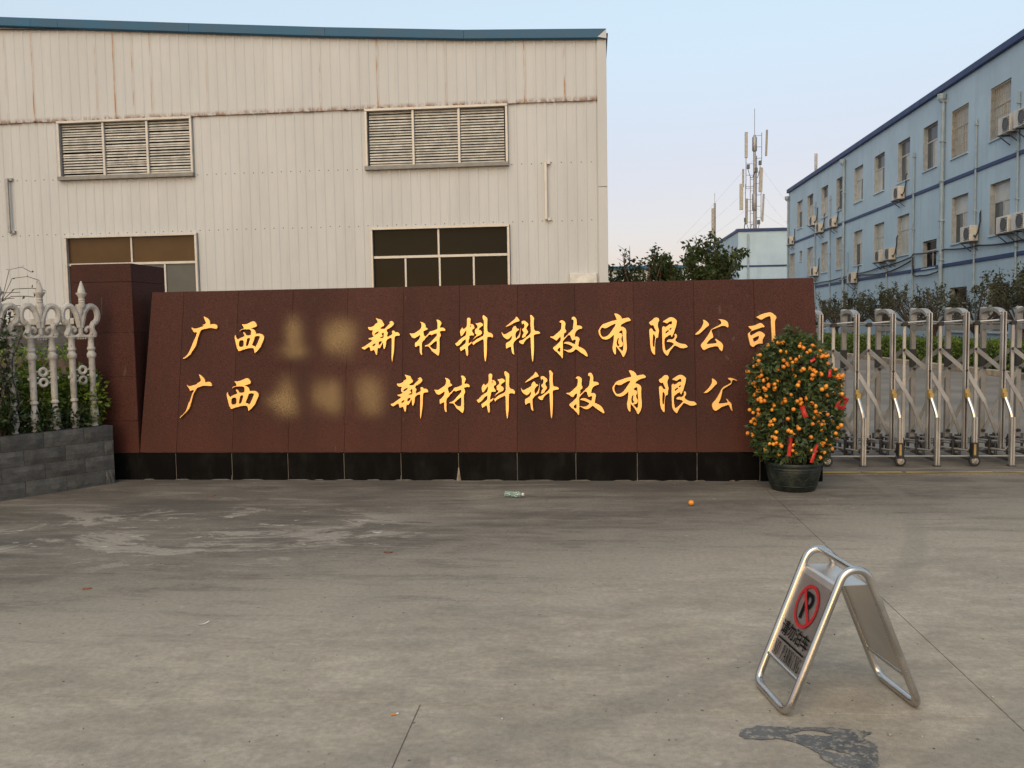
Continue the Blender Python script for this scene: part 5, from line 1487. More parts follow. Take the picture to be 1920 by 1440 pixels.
def build_left_plants():
    spec = [(.16, -.34, .34, 'bright green clipped shrub in the planter beside the granite pillar'),
            (.56, -.36, .38, 'bright green shrub in the planter behind the middle of the white fence'),
            (.98, -.36, .40, 'leafy green shrub in the planter near the left picture edge'),
            (1.42, -.36, .42, 'green shrub at the far left end of the planter')]
    for i, (x, y, h, lab) in enumerate(spec):
        p = to_world(x, y, .50)
        bush('planter_shrub', lab, 'shrub', p, (.26, .26, h * .95), 2600, .052, 'leaf_hedge', 20 + i, 'shrubs in the planter')
    for i, (x, y, lab) in enumerate([(.30, -.16, 'dark green low weed spilling through the last two fence balusters'),
                                     (.62, -.15, 'low dark green creeper on the block wall under the second fence finial'),
                                     (1.0, -.10, 'low dark green creeper at the left picture edge on the block wall')]):
        p = to_world(x, y, .575)
        bush('creeper', lab, 'creeper', p, (.16, .13, .13 + .06 * (i == 2)), 340, .08, 'leaf_dark', 40 + i, 'low creepers on the planter edge', 4, .1, .35, 0, .5)
    # vine climbing the fence at the picture edge
    v = thing('climbing_vine', 'dry dark vine climbing the white fence at the left picture edge', 'vine', to_world(.93, -.11, .55))
    rg = random.Random(77)
    st, lf = MB(), MB()
    dirx = Vector((math.cos(PROT), math.sin(PROT), 0))
    for i in range(9):
        x = rg.uniform(-.07, .12)
        pts = []
        z = 0
        p = Vector((0, 0, 0)) + dirx * x
        while z < rg.uniform(1.0, 1.35):
            pts.append(p + Vector((0, 0, z)))
            p = p + dirx * rg.uniform(-.04, .04) + Vector((rg.uniform(-.03, .03), rg.uniform(-.03, .03), 0))
            z += .11
        st.tube(pts, .006, 5)
        for q in pts:
            for _ in range(9):
                leaf_faces(lf, q + rvec(rg) * .05, rvec(rg), rg.uniform(.03, .065), .6, rg)
    for a, h, l in ((.5, .22, .35), (-.2, .3, .28), (.9, .12, .4), (.2, .05, .3)):
        pts = [Vector((0, 0, 1.30)), Vector((0, 0, 1.30 + h)) - dirx * l * .3, Vector((0, 0, 1.30 + h * 1.1)) - dirx * l * .7, Vector((0, 0, 1.30 + h * .95)) - dirx * l]
        st.tube(pts, .0035, 4)
        for q in pts[1:]:
            leaf_faces(lf, q, rvec(rg), .04, .5, rg)
    for i in range(7):
        z = 1.05 + i * .055
        st.tube([(0, 0, z), Vector((0, 0, z + rg.uniform(-.01, .02))) - dirx * rg.uniform(.10, .20)], .003, 4)
    st.build('stems', 'bark', v)
    stuff(lf.build('foliage', 'leaf_dark', v))

def build_boundary():
    w = thing('boundary_wall', 'grey block boundary wall with pale coping seen through the white fence', 'wall', (0, 16.0, 0))
    rg = random.Random(31)
    bl = [MB().cbox(.003, .387, 0, .18, .003, .187, .006).mesh('block', 'block') for _ in range(1)]
    for c in range(9):
        x = -14.6 + (.195 if c % 2 else 0)
        while x < -6.2:
            link('block', bl[0], w, (x, rg.uniform(-.004, .004), c * .19))
            x += .39
    k = MB()
    k.box(-14.7, -6.0, .012, .17, 0, 1.705)
    k.build('mortar_core', 'mortar', w)
    x = -14.8
    while x < -6.2:
        m_ = MB()
        m_.cbox(x, x + 1.19, -.05, .23, 1.712, 1.83, .008)
        m_.build('coping_stone', 'coping', w)
        x += 1.2
    h = thing('boundary_hedge', 'bright green hedge growing along the grey boundary wall behind the white fence', 'hedge', (0, 15.2, 0))
    mb = MB()
    for i in range(5000):
        p = Vector((rg.uniform(-13.5, -6.5), rg.uniform(-.4, .4), rg.uniform(.3, 1.25) + .08 * math.sin(i)))
        leaf_faces(mb, p, rvec(rg) + Vector((0, -.3, .4)), rg.uniform(.07, .12), .6, rg)
    stuff(mb.build('foliage', 'leaf_hedge', h))
    k = MB()
    k.box(-13.5, -6.5, -.25, .3, 0, 1.1)
    k.build('stems', 'bark', h)
build_left_plants()
build_boundary()

# ------------------------------------------------------------------ trees and hedge inside the yard
def pruned_tree(name, label, loc, h, trunk_h, spread, shoots, nleaf, lsize, lmat, smat, seed, group, sparse=.0):
    rg = random.Random(seed)
    t = thing(name, label, 'tree', loc, 0, group)
    tr = MB()
    r0 = .055 + .02 * h / 3
    pts = [Vector((0, 0, -.05))]
    for k in range(1, 5):
        pts.append(Vector((rg.uniform(-.05, .05), rg.uniform(-.05, .05), trunk_h * k / 4)))
    tr.tube(pts, [r0 * 1.25, r0, r0 * .9, r0 * .85, r0 * .8], 8)
    lf, br = MB(), MB()
    for i in range(shoots):
        a = rg.uniform(0, 2 * math.pi)
        out = spread * rg.uniform(.15, 1.0) ** .7
        top = trunk_h + (h - trunk_h) * rg.uniform(.45, 1.0) * (1.0 - .25 * (out / spread) ** 2)
        p0 = pts[-1] + Vector((0, 0, -rg.uniform(0, trunk_h * .25)))
        p1 = Vector((math.cos(a) * out * .45, math.sin(a) * out * .45, trunk_h + (top - trunk_h) * .28))
        p2 = Vector((math.cos(a) * out * .85, math.sin(a) * out * .85, trunk_h + (top - trunk_h) * .65)) + rvec(rg) * .06
        p3 = Vector((math.cos(a) * out, math.sin(a) * out, top)) + rvec(rg) * .05
        tr.tube([p0, p1], [r0 * .55, r0 * .34], 6)
        br.tube([p1, p2, p3], [r0 * .34, r0 * .2, .004], 5)
        tips = [(p1, p2), (p2, p3), (p2, p3)]
        for s in range(rg.randint(3, 5)):
            u = rg.uniform(.1, .9)
            b = p1.lerp(p2, u * 2) if u < .5 else p2.lerp(p3, u * 2 - 1)
            e = b + (rvec(rg) * .5 + Vector((0, 0, .55))).normalized() * rg.uniform(.2, .5) * (h - trunk_h) * .45
            br.tube([b, b.lerp(e, .5) + rvec(rg) * .02, e], [.008, .006, .003], 4)
            tips.append((b, e))
        if rg.random() < sparse:
            continue
        per = nleaf // shoots
        for k in range(per):
            b, e = rg.choice(tips)
            u = rg.random() ** .7
            p = b.lerp(e, u) + rvec(rg) * rg.uniform(.0, .11) * lsize / .1
            leaf_faces(lf, p, rvec(rg) + Vector((0, 0, -.25)), lsize * rg.uniform(.6, 1.2), .5, rg)
    tr.build('trunk', 'bark', t, True)
    crown = br.build('crown', smat, t)
    stuff(lf.build('foliage', lmat, crown))
    return t

ORD = ['first', 'second', 'third', 'fourth', 'fifth', 'sixth', 'seventh', 'eighth', 'ninth', 'tenth', 'eleventh', 'twelfth']
def build_yard_green():
    for i, (y, h, sp, n, sparse) in enumerate([(49.5, 3.0, 1.3, 900, .2), (45.8, 3.1, 1.4, 1500, .1), (42.0, 3.0, 1.5, 1300, .15), (38.6, 3.2, 1.3, 1500, .1), (35.3, 3.1, 1.5, 900, .4),
                                               (32.2, 3.0, 1.3, 1300, .2), (29.4, 3.05, 1.4, 1500, .2), (26.6, 3.5, 1.5, 1900, .0), (24.0, 3.3, 1.4, 1500, .1)]):
        pruned_tree('pruned_tree', '%s dusty pruned tree from the sign wall in the row before the blue block' % ORD[i], (12.45 + .2 * math.sin(i * 2.1), y, 0), h, 1.25, sp, 22, n, .12,
                    'leaf_dusty', 'bark', 100 + i, 'row of pruned trees before the blue block', sparse)
    # the leafy pair over the top of the sign
    pruned_tree('garden_tree', 'dense leafy green tree over the right half of the sign top', (2.95, 24.0, 0), 4.0, 1.9, 1.25, 34, 4600, .15, 'leaf_tree', 'twig', 201, 'trees behind the sign wall')
    pruned_tree('garden_tree', 'sparse twiggy reddish tree between the factory corner and the dense tree', (1.45, 23.6, 0), 3.7, 1.8, 1.15, 36, 2600, .14, 'leaf_tree', 'twig', 202, 'trees behind the sign wall', .25)
    h = thing('clipped_hedge', 'long clipped green hedge behind the folding gate', 'hedge', (0, 0, 0))
    rg = random.Random(9)
    mb = MB()
    for i in range(15000):
        y = 20 + 42 * rg.random() ** 1.5
        s = rg.random()
        if s < .62:
            p = Vector((10.95 + rg.uniform(-.05, .06), y, rg.uniform(.16, .84)))
        else:
            p = Vector((rg.uniform(10.95, 11.9), y, .82 + rg.uniform(-.05, .07)))
        p.z += .04 * math.sin(y * 3.1) + .03 * math.sin(y * 7.7)
        leaf_faces(mb, p, rvec(rg) + Vector((-.4, 0, .3)), rg.uniform(.05, .10), .6, rg)
    stuff(mb.build('foliage', 'leaf_hedge', h))
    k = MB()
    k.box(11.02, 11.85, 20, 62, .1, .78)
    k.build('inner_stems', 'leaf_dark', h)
    b = MB()
    b.box(10.72, 14.3, 18, 64, 0, .11)
    bed = structure(b.build('planting_bed', 'soil'))
    st = MB().cbox(-.09, .09, .005, .995, 0, .16, .012).mesh('kerbstone', 'kerb')
    for i in range(46):
        link('kerbstone', st, bed, (10.62 + rg.uniform(-.008, .008), 18 + i, rg.uniform(-.006, .004)))
build_yard_green()

# ------------------------------------------------------------------ folding gate
def build_gate():
    g = thing('folding_gate', 'silver aluminium accordion gate folded out beside the sign wall', 'gate', (2.433, 9.45, .012))
    P, YB, YM = .37, .47, .20
    n = 7
    def shared(name, mb, mat, smooth=False):
        return mb.mesh(name, mat, smooth)
    # double front post with a dark slot
    m_ = MB()
    m_.cbox(-.0225, -.0065, -.03, .03, .16, 1.595, .004)
    m_.cbox(.0065, .0225, -.03, .03, .16, 1.595, .004)
    post = m_.mesh('front_post', 'gate_post')
    m_ = MB()
    m_.box(-.007, .007, -.018, .02, .16, 1.59)
    slot = m_.mesh('post_slot', 'black')
    m_ = MB()
    m_.cbox(-.026, .026, .441, .489, .22, 1.50, .004)
    back = m_.mesh('rear_post', 'gate_grey')
    m_ = MB()
    m_.box(-.029, .029, .438, .492, 1.00, 1.20)
    sleeve = m_.mesh('rubber_sleeve', 'black')
    # arched hood joining both posts at the top
    m_ = MB()
    hp, hr = [], []
    for k in range(15):
        a = math.pi * k / 14
        hp.append((0, .25 + .225 * math.cos(a), 1.555 + .070 * math.sin(a)))
    for k in range(len(hp) - 1):
        m_.bar(hp[k], hp[k + 1], .066, .036, (0, 0, 1) if 2 < k < 11 else (0, 1 if k > 7 else -1, .3))
    m_.cbox(-.032, .032, .43, .50, 1.50, 1.65, .012)
    m_.bar((0, .03, 1.43), (0, .44, 1.43), .03, .05)
    hood = m_.mesh('hood', 'cast_alu')
    # swept front leg
    leg_pts = fillet([(0, -.028, .775), (.006, -.045, .72), (.022, -.15, .56), (.03, -.16, .50), (.032, -.165, .13)], .05, 5)
    up = [q for q in leg_pts if q.z > .50]
    dn = [q for q in leg_pts if q.z <= .505]
    m_ = MB()
    m_.tube(up, .019, 8)
    bright = m_.mesh('curved_leg', 'steel', True)
    m_ = MB()
    m_.cbox(-.024, .024, -.055, -.031, .70, .795, .005)
    m_.cbox(-.018, .030, -.075, -.05, .69, .755, .005)
    clamp = m_.mesh('clamp', 'brass')
    def lower(wheel):
        z0 = .10 if wheel else .012
        m_ = MB()
        m_.cbox(.008, .030, -.19, -.14, z0, .51, .004)
        m_.cbox(.033, .055, -.19, -.14, z0, .51, .004)
        return m_.mesh('front_leg', 'gate_post')
    legs = (lower(True), lower(False))
    m_ = MB()
    m_.box(.0295, .0335, -.18, -.15, .02, .50)
    legslot = m_.mesh('post_slot', 'black')
    m_ = MB()
    m_.cbox(.0, .062, -.205, -.125, .085, .25, .006)
    yoke = m_.mesh('wheel_yoke', 'black')
    m_ = MB()
    m_.box(.012, .034, -.2065, -.2055, .12, .235)
    stripe = m_.mesh('yellow_sticker', 'brass')
    m_ = MB()
    m_.lathe([(.036, -.02), (.054, -.017), (.058, 0), (.054, .017), (.036, .02)], 20)
    m_.v = [(x, z, y) for x, y, z in m_.v]
    tyre = m_.mesh('tyre', 'black', True)
    m_ = MB()
    m_.lathe([(.006, -.024), (.012, -.0235), (.012, -.021), (.034, -.0205), (.036, -.0195)], 16)
    for k in range(5):
        a = 2 * math.pi * k / 5
        m_.bar((.008 * math.cos(a), .008 * math.sin(a), -.022), (.034 * math.cos(a), .034 * math.sin(a), -.021), .008, .006)
    m_.v = [(x, z, y) for x, y, z in m_.v]
    rim = m_.mesh('rim', 'steel')
    m_ = MB()
    m_.cbox(-.002, .064, -.205, -.125, .0, .014, .004)
    foot = m_.mesh('foot', 'dark_steel')
    # depth bars at the bottom of each frame
    m_ = MB()
    m_.bar((.03, -.16, .135), (.0, .58, .235), .028, .034)
    m_.bar((.03, -.16, .055), (.0, .60, .075), .024, .03)
    m_.tube([(0, .58, .06), (0, .58, .26)], .018, 6)
    m_.tube([(0, .12, .06), (0, .12, .26)], .014, 6)
    m_.tube([(0, .34, .06), (0, .34, .28)], .014, 6)
    sole = m_.mesh('bottom_bar', 'dark_steel')
    m_ = MB()
    m_.cbox(-.017, .017, YM - .012, YM + .012, .20, 1.495, .003)
    mid = m_.mesh('middle_post', 'gate_alu')
    pivots = [MB().tube([(0, YM - .03, 1.20), (0, YM + .03, 1.20)], .016, 8).mesh('pivot', 'black'),
              MB().tube([(0, YM - .03, .22), (0, YM + .03, .22)], .018, 8).mesh('pivot', 'black'),
              MB().cbox(-.03, .03, YM - .03, YM + .03, 1.455, 1.50, .004).mesh('pivot', 'black')]
    m_ = MB()
    m_.tube([(.0, -.034, .985), (.0, .012, .985)], .014, 8)
    m_.tube([(.0, .40, .985), (.0, .50, .985)], .014, 8)
    m_.tube([(.0, .05, .30), (.0, .10, .30)], .018, 8)
    m_.tube([(.0, .40, .30), (.0, .46, .30)], .018, 8)
    bolts = m_.mesh('pivot_bolts', 'black')
    # scissor bars, shared by all bays
    m_ = MB()
    m_.bar((-P / 2, YM - .022, 1.20), (-.004, -.0, .985), .010, .042)
    s1 = m_.mesh('scissor_bar', 'gate_alu')
    m_ = MB()
    m_.bar((.006, -.0, .985), (P * .56, .03, .66), .010, .042)
    m_.bar((P * .56, .03, .66), (P - .01, .075, .30), .010, .034)
    s2 = m_.mesh('scissor_bar', 'gate_alu')
    m_ = MB()
    m_.bar((P / 2, YM + .022, 1.20), (.004, .43, .985), .010, .042)
    s3 = m_.mesh('scissor_bar', 'gate_grey')
    m_ = MB()
    m_.bar((0, .425, .985), (-P * .56, .42, .66), .010, .042)
    m_.bar((-P * .56, .42, .66), (-P + .01, .42, .30), .010, .034)
    s4 = m_.mesh('scissor_bar', 'gate_grey')
    # links low down: crossed flat bars with black knuckles, and the top tie tubes
    m_ = MB()
    for a, b, z in (((0, .02), (P, .5), .205), ((0, .5), (P, .02), .232), ((0, -.10), (P / 2, .2), .175), ((P / 2, .2), (P, -.10), .155), ((0, .3), (P / 2, .58), .16), ((P / 2, .58), (P, .3), .18)):
        m_.tube([(a[0], a[1], z), (b[0], b[1], z)], .0115, 6)
    link_me = m_.mesh('bottom_link', 'gate_grey')
    m_ = MB()
    m_.tube([(0, -.13, .10), (P, -.13, .10)], .010, 6)
    rail_me = m_.mesh('bottom_rail', 'gate_grey')
    rail2_me = MB().tube([(0, .12, .125), (P, .12, .125)], .010, 6).mesh('bottom_rail', 'dark_steel')
    m_ = MB()
    for x, y in ((P / 2, .26), (P / 2, .2), (P / 4, .05), (P * .75, .05), (P / 2, .58), (0, .3), (P / 4, .44), (P * .75, .44)):
        m_.tube([(x, y, .09), (x, y, .255)], .017, 6)
    knuckle_me = m_.mesh('link_knuckles', 'black')
    m_ = MB()
    m_.tube([(0, .09, 1.505), (P / 2, YM, 1.49), (P, .09, 1.505)], .0115, 6)
    top2_me = MB().tube([(0, .34, 1.47), (P / 2, YM, 1.475), (P, .34, 1.47)], .0105, 6).mesh('top_tie', 'gate_grey')
    top_me = m_.mesh('top_tie', 'gate_alu')
    for i in range(n):
        x = i * P
        for nm, me in (('front_post', post), ('post_slot', slot), ('rear_post', back), ('rubber_sleeve', sleeve), ('hood', hood), ('curved_leg', bright), ('clamp', clamp),
                       ('bottom_bar', sole), ('pivot_bolts', bolts), ('scissor_bar', s1), ('scissor_bar', s3)):
            link(nm, me, g, (x, 0, 0))
        wheel = i % 2 == 0
        link('front_leg', legs[0 if wheel else 1], g, (x, 0, 0))
        if wheel:
            y = link('wheel', None, g, (x + .032, -.172, .058))
            link('tyre', tyre, y)
            link('rim', rim, y)
            link('wheel_yoke', yoke, g, (x, 0, 0))
            link('yellow_sticker', stripe, g, (x, 0, 0))
        else:
            link('foot', foot, g, (x, 0, 0))
            link('post_slot', legslot, g, (x, 0, 0))
        if i < n - 1:
            for nm, me in (('scissor_bar', s2), ('bottom_link', link_me), ('bottom_rail', rail_me), ('bottom_rail', rail2_me), ('top_tie', top2_me), ('link_knuckles', knuckle_me), ('top_tie', top_me)):
                o = link(nm, me, g, (x, 0, 0))
                if nm == 'link_knuckles':
                    stuff(o)
            link('middle_post', mid, g, (x + P / 2, 0, 0))
            for me in pivots:
                link('pivot', me, g, (x + P / 2, 0, 0))
        if i > 0:
            link('scissor_bar', s4, g, (x, 0, 0))
build_gate()

# ------------------------------------------------------------------ potted kumquat tree
KC = (1.85, 8.10, 0)
def build_kumquat():
    rg = random.Random(6)
    p = thing('flower_pot', 'dark green glazed pot holding the orange-laden kumquat tree', 'pot', KC)
    m_ = MB()
    m_.lathe([(.185, 0), (.196, .012), (.215, .07), (.235, .15), (.243, .205), (.238, .222), (.252, .228), (.258, .245), (.254, .262), (.240, .266), (.228, .258), (.222, .20), (.20, .19), (.001, .19)], 36, cap=False)
    m_.build('bowl', 'pot', p, True)
    m_ = MB()
    for z, r in ((.185, .2425), (.205, .2455), (.055, .2125)):
        m_.tube([(r * math.cos(a * math.pi / 20), r * math.sin(a * math.pi / 20), z) for a in range(40)], .004, 5, closed=True)
    for k in range(16):                                    # low relief swags round the belly
        a0 = k * math.pi / 8
        pts = []
        for i in range(9):
            t = i / 8
            a = a0 + t * math.pi / 8
            z = .145 - .035 * math.sin(math.pi * t) + (.01 if k % 2 else 0)
            r = .196 + (z - .012) * .26
            pts.append((r * math.cos(a), r * math.sin(a), z))
        m_.tube(pts, .0045, 5)
    m_.build('relief_bands', 'pot', p, True)
    m_ = MB()
    m_.lathe([(.001, .2), (.12, .215), (.222, .205)], 20, cap=False)
    m_.build('soil', 'soil', p)
    t = thing('kumquat_tree', 'bushy kumquat tree covered in small orange fruit in front of the sign wall', 'tree', (KC[0], KC[1], .20))
    st = MB()
    for i in range(7):
        a = i * 2 * math.pi / 7 + .3
        r = rg.uniform(.16, .28)
        st.tube([(.03 * math.cos(a), .03 * math.sin(a), 0), (r * .7 * math.cos(a), r * .6 * math.sin(a), .4), (r * math.cos(a), r * .8 * math.sin(a), .95)], [.014, .010, .004], 6)
    st.build('stems', 'bark', t, True)
    for a, l in ((.4, .7), (2.2, .75), (4.0, .6), (5.2, .8), (1.2, .5)):
        MB().tube([(.13 * math.cos(a), .13 * math.sin(a), -.01), (.20 * math.cos(a), .18 * math.sin(a), l)], .006, 6).build('support_cane', 'cane', t)
    def rad(z):                                            # outline of the crown: barrel with a loose top
        k = (z - .12) / 1.02
        if k < .10:
            return .30 + .04 * k / .10
        if k < .66:
            return .34 + .03 * math.sin((k - .10) / .56 * math.pi * .75)
        return max(.03, .362 * max(0, 1 - ((k - .66) / .44) ** 2) ** .62)
    lumps = [(rg.uniform(0, 6.28), rg.uniform(.15, 1.15), rg.uniform(-.07, .05)) for _ in range(60)]
    def bump(a, z):
        k = min(lumps, key=lambda q: (1 - math.cos(q[0] - a)) * .35 + (q[1] - z) ** 2 * 3)
        return k[2]
    lf = MB()
    for i in range(5200):
        z = .10 + 1.10 * rg.random()
        a = rg.uniform(0, 2 * math.pi)
        R0 = rad(z) + bump(a, z)
        r = R0 * (.35 + .67 * rg.random() ** .45)
        d = Vector((math.cos(a), math.sin(a) * .8, rg.uniform(-.7, .5)))
        pz = Vector((r * math.cos(a), r * .78 * math.sin(a), z))
        leaf_faces(lf, pz, d + rvec(rg) * .9, rg.uniform(.046, .080), .55, rg)
    for i in range(26):                                    # loose sprays on top
        a = rg.uniform(0, 6.28)
        r = rg.uniform(0, .30)
        b = Vector((r * math.cos(a) - .02, r * .7 * math.sin(a), 1.02 + .20 * (1 - r / .3)))
        for k in range(8):
            q = b + Vector((rg.uniform(-.02, .02), rg.uniform(-.02, .02), k * .012 + .0))
            leaf_faces(lf, q, rvec(rg) + Vector((0, 0, .6)), rg.uniform(.03, .055), .5, rg)
    stuff(lf.build('foliage', 'leaf_kumquat', t))
    bm = bmesh.new()
    bmesh.ops.create_icosphere(bm, subdivisions=2, radius=.0188)
    fm = bpy.data.meshes.new('kumquat')
    bm.to_mesh(fm)
    bm.free()
    fm.materials.append(M['kumquat'])
    fm.polygons.foreach_set('use_smooth', [True] * len(fm.polygons))
    k = 0
    while k < 290:
        z = .13 + 1.02 * rg.random() ** .9
        a = rg.uniform(math.pi * .93, math.pi * 2.07) if k < 262 else rg.uniform(0, math.pi)
        r = (rad(z) + bump(a, z)) * rg.uniform(.93, 1.05)
        for _ in range(rg.choice([1, 1, 1, 2, 2, 3])):
            q = Vector((r * math.cos(a), r * .78 * math.sin(a), z)) + rvec(rg) * .03
            s = rg.uniform(.85, 1.1)
            link('kumquat', fm, t, q, (rg.uniform(0, 3), rg.uniform(0, 3), 0), (s, s, s * rg.uniform(.95, 1.1)))
            k += 1
    # red packets tied into the branches
    spots = [(.40, -.10, .60, .042, .062, .5, 'flat red packet hanging from the right side of the kumquat tree'),
             (.02, -.30, .545, .022, .054, -.35, 'shiny red packet in the middle of the kumquat tree'),
             (-.10, -.30, .235, .016, .085, .1, 'narrow red ribbon low on the left of the kumquat tree, above the pot'),
             (.115, -.29, .17, .014, .085, .35, 'narrow red ribbon slanting above the right part of the pot'),
             (.25, -.27, .88, .013, .036, .2, 'red packet high on the right of the kumquat tree'),
             (.10, -.275, 1.0, .024, .017, -.5, 'dark red bow near the top of the kumquat tree')]
    for x, y, z, hw, hh, rot, lab in spots:
        m_ = MB()
        vs, fs = [], []
        for j in range(5):
            for i in range(4):
                u, v = -1 + 2 * i / 3, -1 + j / 2
                vs.append((u * hw, -.006 * math.cos(u * 2) * (1 + v) + .004 * math.sin(v * 4), v * hh))
        nb = len(vs)
        vs += [(a, b + .0015, c) for a, b, c in vs]
        for j in range(4):
            for i in range(3):
                q = j * 4 + i
                fs += [(q, q + 1, q + 5, q + 4), (nb + q + 4, nb + q + 5, nb + q + 1, nb + q)]
        ring = [0, 1, 2, 3, 7, 11, 15, 19, 18, 17, 16, 12, 8, 4]
        for a, b in zip(ring, ring[1:] + ring[:1]):
            fs.append((b, a, nb + a, nb + b))
        m_.add(vs, fs)
        o = link('red_packet', m_.mesh('red_packet', 'red', True), None, (KC[0] + x, KC[1] + y, .20 + z), (0, rot, rg.uniform(-.4, .4)))
        tag(o, lab, 'red packet', 'red packets on the kumquat tree')
build_kumquat()

# ------------------------------------------------------------------ folding no-parking stand
def build_stand():
    t = thing('no_parking_stand', 'stainless steel A-frame no-parking stand in the right foreground', 'sign', (.988, 3.575, 0), .175)
    t.scale = (1.03, 1.03, 1.04)
    r = .0155
    hx, hw, ht = .262, .158, .572
    rho = .062                                             # top bend, tangent to both legs
    cz = ht - r - rho
    ph = .4
    for _ in range(20):
        tx, tz_ = -rho * math.cos(ph), cz + rho * math.sin(ph)
        ph = math.atan2(tx + hx, tz_ - r)
    def side(y, flip):
        pts = [(-hx, y, r)]
        for k in range(13):
            a = math.pi - ph - (math.pi - 2 * ph) * k / 12
            pts.append((rho * math.cos(a), y, cz + rho * math.sin(a)))
        pts.append((hx, y, r))
        return pts[::-1] if flip else pts
    near, far = side(-hw, False), side(hw, True)
    raw = near + far
    rad = [0.0] * len(raw)
    for i in (0, len(near) - 1, len(near), len(raw) - 1):
        rad[i] = .055
    path = fillet(raw, rad, 7, closed=True)
    MB().tube(path, r, 12, closed=True).build('tube_frame', 'steel', t, True)
    MB().tube([(0, -hw, ht - r * 1.0), (0, hw, ht - r * 1.0)], .0115, 10).build('carry_handle', 'steel', t, True)
    def leg(sg, z):                                        # x of the leg's centre line at height z
        k = (z - r) / (tz_ - r)
        return sg * (hx + (-tx - hx) * k)
    for sg in (-1, 1):
        z = .135
        MB().tube([(leg(sg, z), -hw, z), (leg(sg, z), hw, z)], .009, 10).build('cross_bar', 'steel', t, True)
    # one sheet bent over the top
    prof = [(leg(-1, .137), .137), (leg(-1, .47), .47), (leg(-1, .490) + .004, .490), (-.052, .496), (.052, .496), (leg(1, .490) - .004, .490), (leg(1, .47), .47), (leg(1, .137), .137)]
    m_ = MB()
    w = hw - r * .6
    vs = []
    for x, z in prof:
        vs += [(x, -w, z), (x, w, z)]
    nb = len(vs)
    nx = []
    for i, (x, z) in enumerate(prof):
        a, b = prof[max(0, i - 1)], prof[min(len(prof) - 1, i + 1)]
        d = Vector((b[0] - a[0], b[1] - a[1])).normalized()
        nx.append((d.y * .0022, -d.x * .0022))
    for (x, z), (ox, oz) in zip(prof, nx):
        vs += [(x + ox, -w, z + oz), (x + ox, w, z + oz)]
    fs = []
    for i in range(len(prof) - 1):
        a = 2 * i
        fs += [(a, a + 1, a + 3, a + 2), (nb + a + 2, nb + a + 3, nb + a + 1, nb + a), (a, a + 2, nb + a + 2, nb + a), (a + 1, nb + a + 1, nb + a + 3, a + 3)]
    m_.add(vs, fs)
    sheet = m_.build('sheet', 'sheet', t)
    # printing on the left face; s runs from the far edge to the near edge, v up the slope
    A = Vector((leg(-1, .137), 0, .137))
    B = Vector((leg(-1, .47), 0, .47))
    upv = (B - A)
    L = upv.length
    upv.normalize()
    sv = Vector((0, -1, 0))
    nv = sv.cross(upv).normalized()
    if nv.x > 0:
        nv = -nv
    def P(s, v, d):
        return A + sv * s + upv * v + nv * d
    def flat(name, mat, polys, d):
        q = MB()
        for k, poly in enumerate(polys):
            o = [P(s, v, d + .00012 * k) for s, v in poly]
            q.add(o, [tuple(range(len(o)))])
        return q.build(name, mat, sheet)
    ec, er = (0.002, .252), .088
    ring = []
    n = 48
    for k in range(n):
        a, b = 2 * math.pi * k / n, 2 * math.pi * (k + 1) / n
        ring.append([(ec[0] + er * math.cos(a), ec[1] + er * math.sin(a)), (ec[0] + er * math.cos(b), ec[1] + er * math.sin(b)),
                     (ec[0] + er * .84 * math.cos(b), ec[1] + er * .84 * math.sin(b)), (ec[0] + er * .84 * math.cos(a), ec[1] + er * .84 * math.sin(a))])
    q = MB()
    for poly in ring:
        q.add([P(s, v, .0042) for s, v in poly], [(0, 1, 2, 3)])
    dd, hb = Vector((-1, 1)).normalized(), .0085
    ee = Vector((dd.y, -dd.x))
    ps = [Vector(ec) + dd * er * .86 + ee * hb, Vector(ec) + dd * er * .86 - ee * hb, Vector(ec) - dd * er * .86 - ee * hb, Vector(ec) - dd * er * .86 + ee * hb]
    q.add([P(p.x, p.y, .0046) for p in ps], [(0, 1, 2, 3)])
    q.build('prohibition_ring', 'print_red', sheet)
    # letter P: stem and bowl
    q = MB()
    x0, y0, hgt, th = ec[0] - .030, ec[1] - .055, .112, .019
    q.add([P(x0, y0, .0036), P(x0 + th, y0, .0036), P(x0 + th, y0 + hgt, .0036), P(x0, y0 + hgt, .0036)], [(0, 1, 2, 3)])
    ro, ri, cx, cy = .033, .0155, x0 + .034, y0 + hgt - .033
    for k in range(14):
        a, b = math.pi / 2 - math.pi * k / 14, math.pi / 2 - math.pi * (k + 1) / 14
        q.add([P(cx + ro * math.cos(c) , cy + ro * math.sin(c), .0036) for c in (a, b)] + [P(cx + ri * math.cos(c), cy + ri * math.sin(c), .0036) for c in (b, a)], [(0, 1, 2, 3)])
    for s in (1, -1):
        lo, hi = sorted((cy + s * ri, cy + s * ro))
        q.add([P(x0 + th - .0005, lo, .0037), P(cx, lo, .0037), P(cx, hi, .0037), P(x0 + th - .0005, hi, .0037)], [(0, 1, 2, 3)])
    q.build('letter_p', 'print_black', sheet)
    # Chinese line from the built-in typeface
    cu = bpy.data.curves.new('text', 'FONT')
    cu.body = '请勿泊车'
    cu.size = 1.0
    cu.offset = .016
    ob = bpy.data.objects.new('text', cu)
    COL.objects.link(ob)
    bpy.context.view_layer.update()
    me = bpy.data.meshes.new_from_object(ob.evaluated_get(bpy.context.evaluated_depsgraph_get()))
    bpy.data.objects.remove(ob)
    xs = [v.co.x for v in me.vertices]
    ys = [v.co.y for v in me.vertices]
    w0, h0 = max(xs) - min(xs), max(ys) - min(ys)
    tw, th = .246, .062
    for v in me.vertices:
        s = (v.co.x - min(xs)) / w0 * tw - tw / 2
        u = (v.co.y - min(ys)) / h0 * th + .100
        v.co = P(s, u, .0042)
    me.name = 'chinese_words'
    me.materials.clear()
    me.materials.append(M['print_black'])
